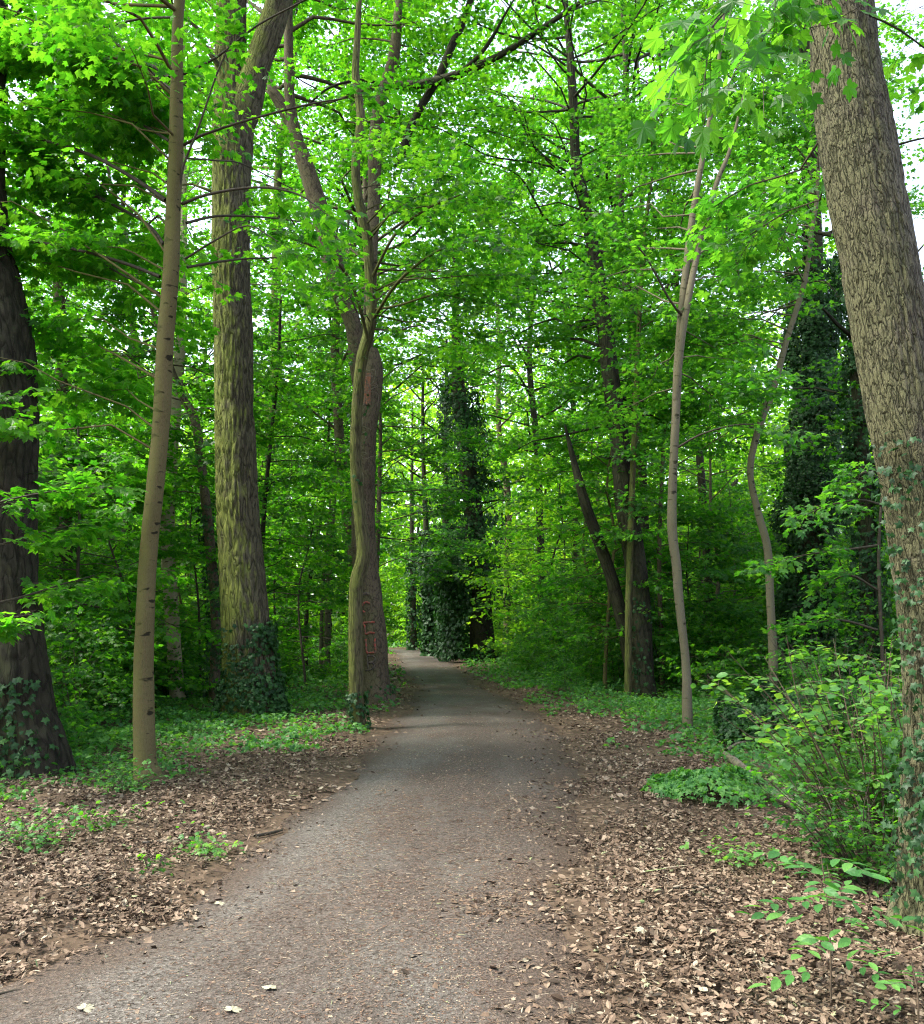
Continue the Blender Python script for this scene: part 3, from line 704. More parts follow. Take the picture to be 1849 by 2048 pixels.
make_tree('leaning_oak', 'thick ridged grey trunk leaning left along the right edge, nearest of all', 'tree', tp, B_GREY, 170, .022, ridge(21, .009, 34, .14),
          [dict(h0=6.6, h1=14, R=5.0, nl=22, ns=9, sl=1.1, leaf=.085)],
          [dict(h0=.25, h1=2.7, n=330, thick=.07, size=.031, th=(2.1, .5), clump=.6), dict(h0=0.1, h1=1.0, n=330, thick=.14, size=.033, th=(2.5, .9), clump=.3)], MAPLE_DK, hang, seed=18)

# slim forked stem by the right verge
Y9 = Yb(1375, 1465)
tp = trunk_from_px([(1376, 1466, 22), (1374, 1374, 19), (1370, 1305, 17), (1359, 1200, 18), (1353, 1130, 19), (1345, 1062, 19), (1346, 958, 17), (1352, 836, 17), (1359, 680, 16), (1371, 555, 14), (1388, 416, 13), (1413, 278, 10), (1434, 156, 8), (1450, 20, 6)], Y9, [(.2, 0, 12, .02)])
st2 = [[*at(1352, 800, Y9 - .02), .05], [*at(1364, 680, Y9 - .1), .055], [*at(1377, 600, Y9 - .1), .055], [*at(1396, 503, Y9), .05], [*at(1413, 434, Y9), .045], [*at(1437, 357, Y9), .04], [*at(1460, 300, Y9), .03], [*at(1490, 180, Y9), .015]]
make_tree('young_maple', 'slim pale double stem that forks halfway up, on the right verge', 'tree', tp, B_PALE, 24, .08, lump(9, .16),
          [dict(h0=5.2, h1=12, R=2.8, nl=30, ns=10, sl=.95, leaf=.075, elev=(-.1, .5), r0=.016, az=(.5, 2.4))], None, MAPLE_DK,
          [dict(pts=pxbough([(1348, 900, 5), (1400, 870, 4), (1470, 850, 3), (1540, 850, 2)], Y9, -.6), ns=5, sl=.8, mat=TWIG), dict(pts=pxbough([(1372, 640, 6), (1340, 600, 5), (1290, 510, 4), (1250, 470, 2)], Y9, -.6), ns=5, sl=.8, mat=TWIG)], seed=19, extra_stems=[st2])

# dark tall tree behind
Y10 = Yb(1288, 1394)
tp = trunk_from_px([(1288, 1396, 58), (1284, 1340, 48), (1279, 1200, 42), (1264, 1080, 42), (1250, 1000, 40), (1240, 880, 36), (1225, 780, 34), (1213, 677, 32), (1200, 590, 32), (1191, 520, 26), (1172, 420, 22), (1152, 312, 19), (1148, 226, 18), (1140, 100, 14), (1130, 0, 11)], Y10, [(-.2, .3, 19, .1), (-.2, .3, 24, .04)])
make_tree('dark_oak', 'tall dark leaning trunk on the right, close behind a thin straight stem', 'tree', tp, B_DARK, 60, .08, ridge(31, .015),
          [dict(h0=11, h1=24, R=5.5, nl=40, ns=11, sl=1.4, leaf=.10, r0=.028), dict(h0=9, h1=22, R=6.5, nl=18, ns=10, sl=1.4, leaf=.10, az=(2.2, 4.2), r0=.028), dict(h0=5.5, h1=11, R=3.8, nl=16, ns=8, sl=1.2, leaf=.085, elev=(-.1, .4), az=(.2, 2.9))], [dict(h0=0, h1=2.2, n=160, thick=.08, size=.06, th=(2.6, 1.0), clump=.5)], CANOPY, seed=20,
          extra_stems=[[[*at(1262, 1330, Y10 + .4), .16], [*at(1235, 1200, Y10 + .4), .15], [*at(1205, 1100, Y10 + .3), .14], [*at(1172, 1010, Y10), .12], [*at(1150, 930, Y10), .08], [*at(1130, 850, Y10), .03]]])
Y11 = Yb(1255, 1394) - .35
tp = trunk_from_px([(1255, 1398, 17), (1256, 1374, 14), (1258, 1200, 14), (1263, 1027, 12.5), (1270, 853, 11), (1277, 680, 9), (1288, 486, 8), (1304, 347, 6), (1312, 200, 4)], Y11, [(.1, 0, 14, .02)])
make_tree('young_maple', 'thin straight stem standing right against the tall dark trunk', 'tree', tp, B_TWIST, 18, .12, lump(10, .12),
          [dict(h0=6.5, h1=14, R=2.8, nl=36, ns=9, sl=1.0, leaf=.08, elev=(-.1, .5), r0=.016)], None, MAPLE_DK, seed=21)

# curving stem on the right
Y12 = Yb(1548, 1440)
tp = trunk_from_px([(1550, 1442, 20), (1548, 1390, 19), (1546, 1305, 18), (1541, 1200, 16.5), (1535, 1096, 16), (1517, 1027, 14.5), (1501, 940, 13), (1519, 853, 14), (1545, 784, 14), (1574, 680, 12), (1602, 590, 11), (1614, 540, 10), (1626, 451, 8), (1634, 399, 8), (1640, 280, 6)], Y12, [(.1, 0, 11.5, .02)])
make_tree('young_maple', 'slender grey stem bending in a wide curve beside the ivy clad trunk', 'tree', tp, B_PALE, 22, .08, lump(13, .14),
          [dict(h0=5.0, h1=11.5, R=2.9, nl=30, ns=10, sl=.95, leaf=.08, elev=(-.1, .5), r0=.016, az=(1.6, 4.4))], None, MAPLE_DK, seed=22)

# ivy clad trunks
Y13 = Yb(1622, 1372)
tp = trunk_from_px([(1622, 1374, 62), (1616, 1250, 52), (1620, 1100, 48), (1624, 900, 44), (1628, 700, 42), (1626, 500, 38), (1618, 250, 32), (1610, 0, 26)], Y13, [(0, .2, 19, .08)])
make_tree('ivy_clad_tree', 'big trunk wrapped in dark ivy behind the leaning right trunk', 'tree', tp, B_DARK, 30, .2, lump(14, .1),
          [dict(h0=10.5, h1=19, R=4.2, nl=26, ns=9, sl=1.3, leaf=.09)], [dict(h0=.2, h1=11.5, n=24000, thick=.50, size=.072, clump=.25), dict(h0=4.0, h1=10.0, n=4500, thick=1.0, size=.065, th=(4.6, .5), clump=.3)], MAPLE_DK, seed=23)
Y14 = Yb(1478, 1320)
tp = trunk_from_px([(1478, 1324, 40), (1476, 1240, 34), (1470, 1120, 30), (1466, 1030, 22), (1468, 970, 12)], Y14, [(.2, 0, 8.4, .05)])
make_tree('ivy_clad_tree', 'broken stub of trunk thick with ivy, between the forked and curving stems', 'tree', tp, B_DARK, 20, .25, lump(15, .1), None,
          [dict(h0=.2, h1=7.6, n=8000, thick=.34, size=.085, clump=.35)], MAPLE_DK, seed=24)
Y15 = Yb(1735, 1400)
tp = trunk_from_px([(1740, 1402, 40), (1738, 1230, 34), (1730, 1000, 30), (1716, 780, 26), (1705, 560, 22), (1690, 300, 16)], Y15, [(0, .2, 15, .05)])
make_tree('ivy_clad_tree', 'dark ivy covered trunk half hidden just left of the nearest right trunk', 'tree', tp, B_DARK, 20, .25, lump(16, .1),
          [dict(h0=6, h1=15, R=3.4, nl=20, ns=8, sl=1.2, leaf=.09)], [dict(h0=.3, h1=10, n=6500, thick=.30, size=.07, clump=.4)], MAPLE_DK, seed=25)
Y17 = Yb(968, 1322)
tp = trunk_from_px([(968, 1324, 62), (966, 1300, 52), (962, 1220, 46), (955, 1120, 42), (944, 1000, 38), (930, 880, 32), (918, 780, 26)], Y17, [(-.2, .3, 17.5, .15), (0, .3, 22, .05)])
make_tree('ivy_clad_tree', 'massive dark ivy draped tree where the path bends', 'tree', tp, B_DARK, 40, .2, lump(17, .14),
          [dict(h0=12, h1=22, R=5.5, nl=28, ns=9, sl=1.6, leaf=.12, lod='mid'), dict(h0=4.0, h1=9.0, R=4.5, nl=18, ns=8, sl=1.4, leaf=.13, elev=(-.2, .2), az=(2.8, 6.6))],
          [dict(h0=2.2, h1=13, n=10000, thick=.8, size=.11, lod='ivylo', clump=.55), dict(h0=.15, h1=4.5, n=3600, thick=1.6,  size=.12, lod='ivylo', th=(1.45, .5), clump=.4), dict(h0=3.5, h1=8.0, n=3000, thick=2.2, size=.12, lod='ivylo', th=(1.9, .7), clump=.7), dict(h0=0, h1=.6, n=300, thick=.3, size=.1, lod='ivylo')], MAPLE_DK, seed=26)
for lab, px, sd in [('narrow ivy wrapped trunk just left of the massive tree at the path bend', [(862, 1312, 18), (862, 1250, 15), (858, 1150, 13), (850, 1000, 10), (846, 850, 7)], 27),
                    ('ivy smothered trunk squeezed between the narrow one and the massive tree', [(902, 1316, 26), (902, 1250, 22), (898, 1150, 20), (893, 1040, 16)], 29),
                    ('farthest small ivy trunk standing left of the path bend in bright green', [(828, 1300, 15), (827, 1240, 12), (826, 1150, 11), (824, 1040, 8)], 28)]:
    Yq = Yb(px[0][0], px[0][1])
    make_tree('ivy_clad_tree', lab, 'tree', trunk_from_px(px, Yq, [(0, 0, 16, .06)]), B_DARK, 12, .4, None,
              [dict(h0=7, h1=16, R=4, nl=18, ns=7, sl=1.6, leaf=.13, lod='lo', K=6)], [dict(h0=0, h1=6.5, n=900 if sd == 28 else 3200, thick=.6 if sd == 29 else .3, size=.15, lod='ivylo', clump=.35)], FAR, seed=sd)

# slim stems left of the painted trunk, ivy stems on the left
for nm, lab, px, bk, ivy, sd in [
    ('young_maple', 'slim pale double stem between the mossy oak and the painted trunk', [(654, 1349, 17), (654, 1300, 15), (657, 1200, 13), (662, 1080, 12), (671, 950, 11), (680, 800, 9), (688, 600, 7), (700, 400, 5)], B_PALE, None, 30),
    ('young_maple', 'thin dark crooked stem left of the slim pale double stem', [(612, 1350, 11), (612, 1260, 9), (622, 1150, 8), (640, 1050, 7), (652, 960, 6), (660, 820, 4)], B_DARK, None, 31),
    ('ivy_clad_tree', 'leaning rough trunk with ivy scraps close left of the mossy oak', [(428, 1412, 24), (431, 1320, 21), (432, 1235, 20), (421, 1096, 20), (407, 958, 19), (390, 840, 18), (364, 790, 15), (330, 700, 12), (300, 600, 10), (255, 480, 9), (225, 380, 7), (200, 250, 5)], B_BEECH, [dict(h0=.2, h1=4, n=900, thick=.14, size=.06, clump=.5)], 32),
    ('ivy_clad_tree', 'slender trunk with scattered shiny ivy between the dark left trunk and pale young tree', [(131, 1412, 30), (131, 1300, 26), (132, 1150, 25), (131, 1000, 24), (128, 850, 23), (122, 700, 23), (118, 560, 21), (118, 400, 18), (122, 250, 14), (126, 60, 10)], B_BEECH, [dict(h0=.1, h1=7.5, n=2600, thick=.16, size=.06, clump=.45)], 33),
    ('young_maple', 'thin brown stem right of the tall dark trunk, left of the forked stem', [(1326, 1385, 12), (1324, 1305, 10), (1319, 1150, 9), (1322, 1000, 8), (1330, 850, 7), (1340, 650, 5)], B_BEECH, None, 34),
    ('young_maple', 'thin dark sapling stem right of the mossy oak', [(524, 1392, 12), (523, 1250, 10), (527, 1050, 9), (540, 900, 8), (556, 740, 7), (562, 600, 5)], B_DARK, None, 35)]:
    Yq = Yb(px[0][0], px[0][1])
    ext = None
    es = []
    if sd == 30: es = [[[*at(642, 1349, Yq), .07], [*at(645, 1200, Yq), .06], [*at(652, 1100, Yq), .05], [*at(662, 1000, Yq), .03]]]
    make_tree(nm, lab, 'tree', trunk_from_px(px, Yq, ext), bk, 16, .15, lump(sd, .14),
              [dict(h0=2.2 if sd in (30, 31, 34, 35) else 4, h1=11 if sd < 32 else 10, R=2.6, nl=34, ns=9, sl=1.0, leaf=.085, elev=(-.1, .5), r0=.016)], ivy, MAPLE if px[0][0] < 800 else MAPLE_DK, seed=sd, extra_stems=es)

# ------------------------------------------------------------------ trees deeper in the wood (a few kinds, copied)
def proto(name, label, cat, group, tp, bark, crown, leafmat, seed, ivy=None, sides=12):
    r, S = make_tree(name, label, cat, np.array(tp, float), bark, sides, .4, lump(seed, .14), crown, ivy, leafmat, seed=seed, group=group)
    return r
def wob(rng, h, r, bend=.5, n=7):
    z = np.linspace(0, h, n); x = np.cumsum(rng.normal(0, bend / n ** .5, n)); y = np.cumsum(rng.normal(0, bend / n ** .5, n))
    x -= x[1]; y -= y[1]
    rows = np.stack([x, y, z, r * (1 - .8 * (z / h) ** 1.1)], -1); rows[0, 2] = -.3; rows[0, :2] = 0; rows[1, 2] = max(.2, rows[1, 2] * .3); rows[0, 3] *= 1.25
    return rows
rng = np.random.default_rng(77); rk = np.random.default_rng(78)
TALL, TALLF, UNDER, UNDERF = [], [], [], []
for k in range(4):
    h = [22, 25, 20, 26][k]
    TALL.append(proto('woodland_tree', 'tall leafy tree among those standing back in the wood', 'tree', 'tall trees back in the wood', wob(rng, h, [.2, .26, .17, .3][k], 1.1), [B_DARK, B_OAK, B_BEECH, B_DARK][k],
        [dict(h0=6.5, h1=h, R=[4.6, 5.4, 4.2, 5.6][k], nl=36, ns=12, sl=1.35, K=7, M=4, leaf=.10)], CANOPY, 100 + k,
        dict(h0=.1, h1=7, n=1600, thick=.16, size=.08, lod='ivylo', clump=.5) if k in (1, 3) else None))
for k in range(3):
    h = [23, 27, 20][k]
    TALLF.append(proto('woodland_tree', 'far leafy tree deep in the wood beyond the path bend', 'tree', 'far trees deep in the wood', wob(rng, h, [.22, .28, .2][k], 1.0), [B_DARK, B_BEECH, B_DARK][k],
        [dict(h0=5.0, h1=h, R=[5, 6, 4.6][k], nl=34, ns=11, sl=1.7, K=6, M=4, leaf=.15, lod='lo')], FAR, 110 + k, sides=8))
for k in range(4):
    h = [5.5, 7.5, 4.2, 8.5][k]
    UNDER.append(proto('maple_sapling', 'young maple sapling with flat leaf layers among the undergrowth', 'tree', 'maple saplings in the understorey', wob(rng, h, [.045, .06, .035, .07][k], .5), [B_TWIST, B_YOUNG, B_DARK, B_PALE][k],
        [dict(h0=1.1, h1=h, R=[2.0, 2.4, 1.6, 2.7][k], nl=[26, 30, 20, 34][k], ns=7, sl=.9, K=7, M=4, leaf=.09, elev=(-.1, .4), r0=.018, twig=.004)], MAPLE_BR if k % 2 else MAPLE, 120 + k, sides=8))
for k in range(2):
    h = [6, 8][k]
    UNDERF.append(proto('maple_sapling', 'far maple sapling in the bright wood beyond the nearer trunks', 'tree', 'far maple saplings', wob(rng, h, .06, .5), B_DARK,
        [dict(h0=.7, h1=h, R=[2.6, 3.2][k], nl=28, ns=7, sl=1.2, K=6, M=4, leaf=.13, lod='lo', elev=(-.1, .4), r0=.018)], FAR, 130 + k, sides=6))
HIGH = []
for k in range(2):
    h = [27, 25][k]
    HIGH.append(proto('woodland_tree', 'high crowned tree whose crown closes over the path', 'tree', 'high crowned trees along the path', wob(rk, h, [.2, .17][k], .9), B_DARK,
        [dict(h0=8.5, h1=h, R=[7.2, 6.4][k], nl=46, ns=13, sl=1.5, K=7, M=4, leaf=.115)], CANOPY, 170 + k))
ARCH = []
for k in range(3):
    h = [11, 9.5, 12.5][k]
    ARCH.append(proto('arching_maple', 'slim maple leaning its leafy boughs over the path', 'tree', 'slim maples arching over the path', wob(rng, h, [.08, .07, .1][k], .7), [B_TWIST, B_DARK, B_BEECH][k],
        [dict(h0=3.4, h1=h, R=[3.8, 3.4, 4.2][k], nl=34, ns=9, sl=1.1, K=7, M=4, leaf=.10, elev=(-.05, .45), r0=.022)], MAPLE if k != 1 else MAPLE_DK, 160 + k, sides=8))
SHRUB = []
for k in range(4):
    h = [.9, 1.4, 2.0, .65][k]
    r_ = np.random.default_rng(140 + k)
    base = np.zeros(3); root = empty('maple_seedling', base)
    tag(root, 'low leafy maple seedling growing in the ground ivy', 'plant', 'maple seedlings on the forest floor')
    sm, cm = MB(), MB()
    for q in range([2, 3, 3, 2][k]):
        tp = wob(r_, h * r_.uniform(.7, 1.1), .009, .25, 5); tp[:, 0] += r_.normal(0, .14); tp[:, 1] += r_.normal(0, .14)
        tube(sm, spline(tp, .15), 5, 0)
        limbs, P0, D, L = limbs_and_sprays(r_, spline(tp, .15), .12 * h, tp[-1, 2], h * .38 + .12, 9, 3, .3 + .12 * h, elev=(0, .5), r0=.006)
        for l in limbs: tube(sm, spline(l, .2), 3, 0, cap=False)
        sprays(cm, r_, P0, D, L, 4, 3, .062, 'mid', .4, 0)
    sm.build('stem', TWIG, base, root); cm.build('leaves', [MAPLE_DK if k % 2 else MAPLE], base, root); SHRUB.append(root)

used = set()
occ = []
def place(protos, x, y, sc, key):
    p = protos[key % len(protos)]
    rz = rng.uniform(0, 6.28)
    loc = (x, y, float(gz(x, y)))
    if p.name not in used:
        used.add(p.name); p.location = loc; p.rotation_euler = (0, 0, rz); p.scale = (sc, sc, sc); return p
    return dup(p, loc, rz, sc)
def sightline(x, y, lim):
    return any(abs(x / y - bx / by) < lim / y and y < by for bx, by in KEEP)
KEEP = [(gp(*p)[0], gp(*p)[1]) for p in [(70, 1548), (297, 1562), (355, 1405), (503, 1434), (752, 1402), (718, 1454), (1872, 1846), (1375, 1465), (1288, 1394), (1548, 1440)]]
KEEP2 = KEEP + [(gp(*p)[0], gp(*p)[1]) for p in [(968, 1324), (1590, 1374), (1655, 1374), (862, 1312), (654, 1349), (428, 1412)]]
n = 0
y = 17.0
while y < 46:                                   # middle distance tall trees
    xs = np.arange(-.62 * y - 6, .62 * y + 7, 10.2)
    for x in xs:
        x, yy = x + rng.uniform(-2, 2), y + rng.uniform(-1.8, 1.8)
        d = float(pdist(x, yy))
        if (x > 2 and n % 5 < 2 and (n := n + 1)) or (-18 < x < 0 and yy > 33) or d < 2.4 or any((x - a) ** 2 + (yy - b) ** 2 < 4.5 for a, b in KEEP2) or any(abs(x / yy - a / b) < .9 / yy and yy < b for a, b in KEEP2): continue
        place(TALL, x, yy, rng.uniform(.85, 1.1), n); n += 1
    y += 7.8
for x, yy in [(-5.5, -3.5), (5.5, -4.5), (-4, -10), (0.2, -14)]:  # unseen trees added behind the camera to shade the foreground
    place(TALL, x, yy, rng.uniform(.9, 1.1), n); n += 1
for yy, sd in [(27, -1)]:
    place(TALL, float(xl(yy) - 1.5 if sd < 0 else xr(yy) + 1.5), yy, rng.uniform(1.0, 1.12), n); n += 1
for i, (px, yy) in enumerate([(738, 33), (1232, 36), (1292, 27), (716, 43), (1150, 47), (1420, 31), (1085, 44), (1180, 58)]):
    place(HIGH, (px - CX) / F * yy, yy, rng.uniform(.92, 1.08), i)
y = 48.0
while y < 64:
    for x in np.arange(-.60 * y - 4, .60 * y + 5, 10.5):
        x, yy = x + rng.uniform(-2.4, 2.4), y + rng.uniform(-2, 2)
        if pdist(x, yy) < 2.5 or (-16 < x < -1 and 44 < yy < 70) or any(abs(x / yy - a / b) < 1.0 / yy and yy < b for a, b in KEEP2): continue
        place(TALLF, x, yy, rng.uniform(.8, 1.1), n); n += 1
    y += 9.5
y = 11.5
while y < 34:
    for x in np.arange(-.60 * y - 3, .60 * y + 4, 2.9):
        x, yy = x + rng.uniform(-1.1, 1.1), y + rng.uniform(-1.1, 1.1)
        d = float(pdist(x, yy))
        if d < 2.3 or any(abs(x / yy - a / b) < 1.9 / yy and yy < b + .6 for a, b in KEEP2) or any(abs(x / yy - a / b) < 2.6 / yy and yy < b for a, b in KEEP2[8:9]) or (.26 < x / yy < .50 and yy < 19): continue
        place(UNDER, x, yy, rng.uniform(.7, 1.1), n); n += 1
    y += 2.9
y = 36.0
while y < 84:
    for x in np.arange(-.58 * y - 3, .58 * y + 4, 5.4):
        x, yy = x + rng.uniform(-1.8, 1.8), y + rng.uniform(-1.8, 1.8)
        if pdist(x, yy) < 2.6 or (-10 < x < -1 and 38 < yy < 58) or any(abs(x / yy - a / b) < 1.6 / yy and yy < b + .6 for a, b in KEEP2): continue
        place(UNDERF, x, yy, rng.uniform(.75, 1.15), n); n += 1
    y += 5.0
for i, yy in enumerate(np.arange(19.5, 41, 3.1)):
    for sd in (-1, 1):
        y_ = yy + rng.uniform(-.8, .8) + (1.3 if sd > 0 else 0)
        x = (xl(y_) - rng.uniform(.9, 2.0)) if sd < 0 else (xr(y_) + rng.uniform(.9, 2.2))
        if (sd < 0 and (y_ > 27 or y_ < 22.5)) or any(abs(x / y_ - a / b) < .9 / y_ and y_ < b + .6 for a, b in KEEP2) or abs(x / y_ - gp(950, 1324)[0] / gp(950, 1324)[1]) < 2.6 / y_: continue
        place(ARCH, x, y_, rng.uniform(.8, 1.1), i + (sd > 0))
k = 0
while k < 230:
    yy = 9.5 + 32 * rng.uniform(0, 1) ** 1.4; x = rng.uniform(-.55, .55) * yy
    d = float(pdist(x, yy))
    if d < 1.3 + (1.0 if yy < 13 else 0) or any(abs(x / yy - a / b) < 1.3 / yy and yy < b for a, b in KEEP2): continue
    place(SHRUB, x, yy, rng.uniform(.6, 1.1) * (1.5 if yy > 15 and d > 2.5 else 1), k); k += 1

for p in TALL + TALLF + UNDER + UNDERF + HIGH + ARCH + SHRUB:      # a kind that found no spot is not kept
    if p.name not in used:
        print('unused', p.name)
        for ch in list(p.children): bpy.data.objects.remove(ch)
        bpy.data.objects.remove(p)

# far woodland that reads as one mass
fm = MB(); fr = np.random.default_rng(9)
nf = 170000
ya = fr.uniform(72, 120, nf); xa = fr.uniform(-.75, .75, nf) * ya
za = fr.uniform(0, 1, nf) ** 1.0 * (20 + 9 * fbm(xa * .09, ya * .05, 2)) * np.where(vnoise(xa * .17, ya * .1, 4) > .12, 1, .6)
put_leaves(fm, 'lo', np.stack([xa, ya, za], -1), fr.normal(0, 1, (nf, 3)) - UP * .3, UP + fr.normal(0, .5, (nf, 3)), fr.uniform(.25, .5, nf), 0)
for i in range(160):
    yy = fr.uniform(76, 115); xx = fr.uniform(-.7, .7) * yy
    tube(fm, spline(np.array([[xx, yy, -.3, .22], [xx + fr.normal(0, .4), yy, 9, .15], [xx + fr.normal(0, 1), yy, 19, .05]]), 2), 6, 1)
fo = fm.build('far_woodland', [FAR, B_DARK]); tag(fo, 'far leafy wood filling the gaps behind all the trunks', 'woodland', kind='stuff')

# ------------------------------------------------------------------ ground cover, litter
gr = np.random.default_rng(21)
def cover_density(x, y):
    d = pdist(x, y)
    left = x < xl(np.clip(y, 2.5, None))
    ns = fbm(x * .9, y * .9, 40) + .5 * (vnoise(x * 2.6, y * 2.6, 41) - .5)
    m = np.where(left, np.interp(y, [5, 8.5, 9.5, 11, 14, 20, 40], [4.0, 2.5, 1.7, 1.2, .8, .6, .4]), np.interp(y, [5, 8, 10, 12, 14.5, 19, 40], [3.2, 2.5, 1.9, 1.3, .75, .5, .3]))
    v = (d - m) * .9 + (ns - .5) * 3.2
    near = np.clip((y - 7.0) / 3.5, 0, 1)
    return np.clip(v, 0, 1) * (.12 + .88 * near) * (d > .15)
gm = MB()
for (y0, y1, cnt, sz, lod, hgt) in [(5.5, 12, 42000, .036, 'ivy', .13), (12, 22, 60000, .048, 'ivy', .2), (22, 40, 52000, .075, 'ivylo', .32), (40, 85, 45000, .14, 'ivylo', .5)]:
    yy = gr.uniform(y0, y1, cnt); xx = gr.uniform(-.62, .62, cnt) * yy + gr.uniform(-1, 1, cnt)
    p = cover_density(xx, yy); k = gr.uniform(0, 1, cnt) < p
    xx, yy, p = xx[k], yy[k], p[k]
    hh = gr.uniform(.02, 1, len(xx)) * hgt * (.35 + 1.1 * fbm(xx * 1.1, yy * 1.1, 51)) * (.4 + .6 * p)
    pos = np.stack([xx, yy, gz(xx, yy) + hh], -1)
    put_leaves(gm, lod, pos, gr.normal(0, 1, (len(xx), 3)) * [1, 1, .3] - UP * .35, UP + gr.normal(0, .42, (len(xx), 3)), sz * gr.uniform(.6, 1.25, len(xx)), 0)
go = gm.build('ground_ivy', [GIVY]); tag(go, 'low green ivy and seedlings carpeting the forest floor', 'ground cover', kind='stuff')

def litter_mat(name, stops):
    m, nt, out = mat_new(name)
    geo = nt.nodes.new('ShaderNodeNewGeometry')
    c = ramp(nt, geo.outputs['Random Per Island'], stops)
    p = N(nt, 'ShaderNodeBsdfPrincipled', Roughness=.75); nt.links.new(c, p.inputs['Base Color']); p.inputs['Specular IOR Level'].default_value = .25
    nt.links.new(p.outputs[0], out.inputs[0]); return m
LIT = litter_mat('dead_leaf', [(0, (.03, .02, .013)), (.25, (.075, .048, .03)), (.55, (.13, .088, .058)), (.8, (.19, .138, .094)), (.95, (.25, .195, .14)), (.99, (.28, .24, .17)), (1, (.18, .24, .09))])
BITS = litter_mat('path_bits', [(0, (.04, .026, .018)), (.35, (.10, .055, .035)), (.6, (.16, .10, .065)), (.85, (.22, .16, .11)), (.97, (.30, .25, .18)), (1, (.18, .22, .10))])
lm = MB()
for (y0, y1, cnt, sz) in [(2.6, 8, 135000, .020), (8, 14, 75000, .025), (14, 26, 40000, .036), (26, 60, 20000, .07)]:
    yy = gr.uniform(y0, y1, cnt); xx = gr.uniform(-.58, .58, cnt) * yy + gr.uniform(-1.2, 1.2, cnt)
    d = pdist(xx, yy); c = cover_density(xx, yy)
    rgt = xx > (xl(yy) + xr(yy)) / 2
    edge = np.clip((d + np.where(rgt, .95, .55) + (fbm(xx * 2.2, yy * 2.2, 61) - .5) * 1.3) / np.where(rgt, 1.5, 1.0), 0, 1) ** 2.2
    k = gr.uniform(0, 1, cnt) < edge * np.clip(1.1 - .8 * c, .1, 1) * (.3 + .7 * np.clip((fbm(xx * 1.6, yy * 1.6, 63) - .28) / .2, 0, 1))
    xx, yy = xx[k], yy[k]; m_ = len(xx)
    pos = np.stack([xx, yy, gz(xx, yy) + gr.uniform(.004, .035, m_)], -1)
    pos[:, 2] = np.maximum(pos[:, 2], np.where(pdist(xx, yy) < .15, pz(xx, yy) + .006, -9))
    flip = np.where(gr.uniform(0, 1, m_) < .5, 1.0, -1.0)[:, None]
    td_ = gr.normal(0, 1, (m_, 3)) * [1, 1, .3]; nn_ = (UP + gr.normal(0, .5, (m_, 3))) * flip
    kind_ = gr.uniform(0, 1, m_); sz_ = sz * np.minimum(gr.lognormal(-.28, .38, m_), 1.45)
    for lod_, lo0, hi0, f_ in (('dry', 0, .68, 1.0), ('mid', .68, .93, 1.35), ('ivy', .93, 1.01, 1.2)):
        q = (kind_ >= lo0) & (kind_ < hi0)
        put_leaves(lm, lod_, pos[q], td_[q], nn_[q], sz_[q] * f_, 0, gr.uniform(.35, 1.25, q.sum()) if lod_ == 'dry' else gr.uniform(.6, 1.0, q.sum()))
k = 2600
yy = gr.uniform(3, 12, k); xx = gr.uniform(-.58, .58, k) * yy; q = pdist(xx, yy) > .05; xx, yy = xx[q], yy[q]
A = np.stack([xx, yy, gz(xx, yy) + gr.uniform(.01, .035, len(xx))], -1); an = gr.uniform(0, 6.28, len(xx)); ln = gr.uniform(.04, .22, len(xx))
thin_tubes(lm, A, A + np.stack([np.cos(an) * ln, np.sin(an) * ln, gr.normal(0, .012, len(xx))], -1), gr.uniform(.0015, .004, len(xx)), 0)
lo_ = lm.build('leaf_litter', [LIT]); tag(lo_, 'brown dead leaves scattered over both verges', 'leaf litter', kind='stuff')
bm_ = MB()
for (y0, y1, cnt, sz) in [(2.6, 8, 60000, .009), (8, 16, 42000, .014), (16, 40, 16000, .026)]:
    yy = gr.uniform(y0, y1, cnt); fx = gr.uniform(-.02, 1.02, cnt)
    xx = xl(yy) + fx * (xr(yy) - xl(yy))
    k = gr.uniform(0, 1, cnt) < (.3 + .7 * np.abs(2 * fx - 1) ** 1.5) * (.25 + .75 * (fbm(xx * 2, yy * .9, 71) > .5)) 
    xx, yy = xx[k], yy[k]; m_ = len(xx)
    pos = np.stack([xx, yy, pz(xx, yy) + .004], -1)
    s_ = sz * gr.uniform(.4, 1.0, m_) * np.where(gr.uniform(0, 1, m_) < .05, 2.6, 1)
    put_leaves(bm_, 'lo', pos, gr.normal(0, 1, (m_, 3)) * [1, 1, .08], UP + gr.normal(0, .16, (m_, 3)), s_, 0)
k = 5000                                        # needle like twig bits
yy = gr.uniform(2.8, 9, k * 2); fx = gr.uniform(0, 1, k * 2); xx = xl(yy) + fx * (xr(yy) - xl(yy))
A = np.stack([xx, yy, pz(xx, yy) + .004], -1); an = gr.uniform(0, 6.28, k * 2); ln = gr.uniform(.012, .05, k * 2)
thin_tubes(bm_, A, A + np.stack([np.cos(an) * ln, np.sin(an) * ln, 0 * an + .002], -1), .0016, 0)
bo = bm_.build('path_litter', [BITS]); tag(bo, 'small leaf scraps and twig bits lying on the path', 'leaf litter', kind='stuff')

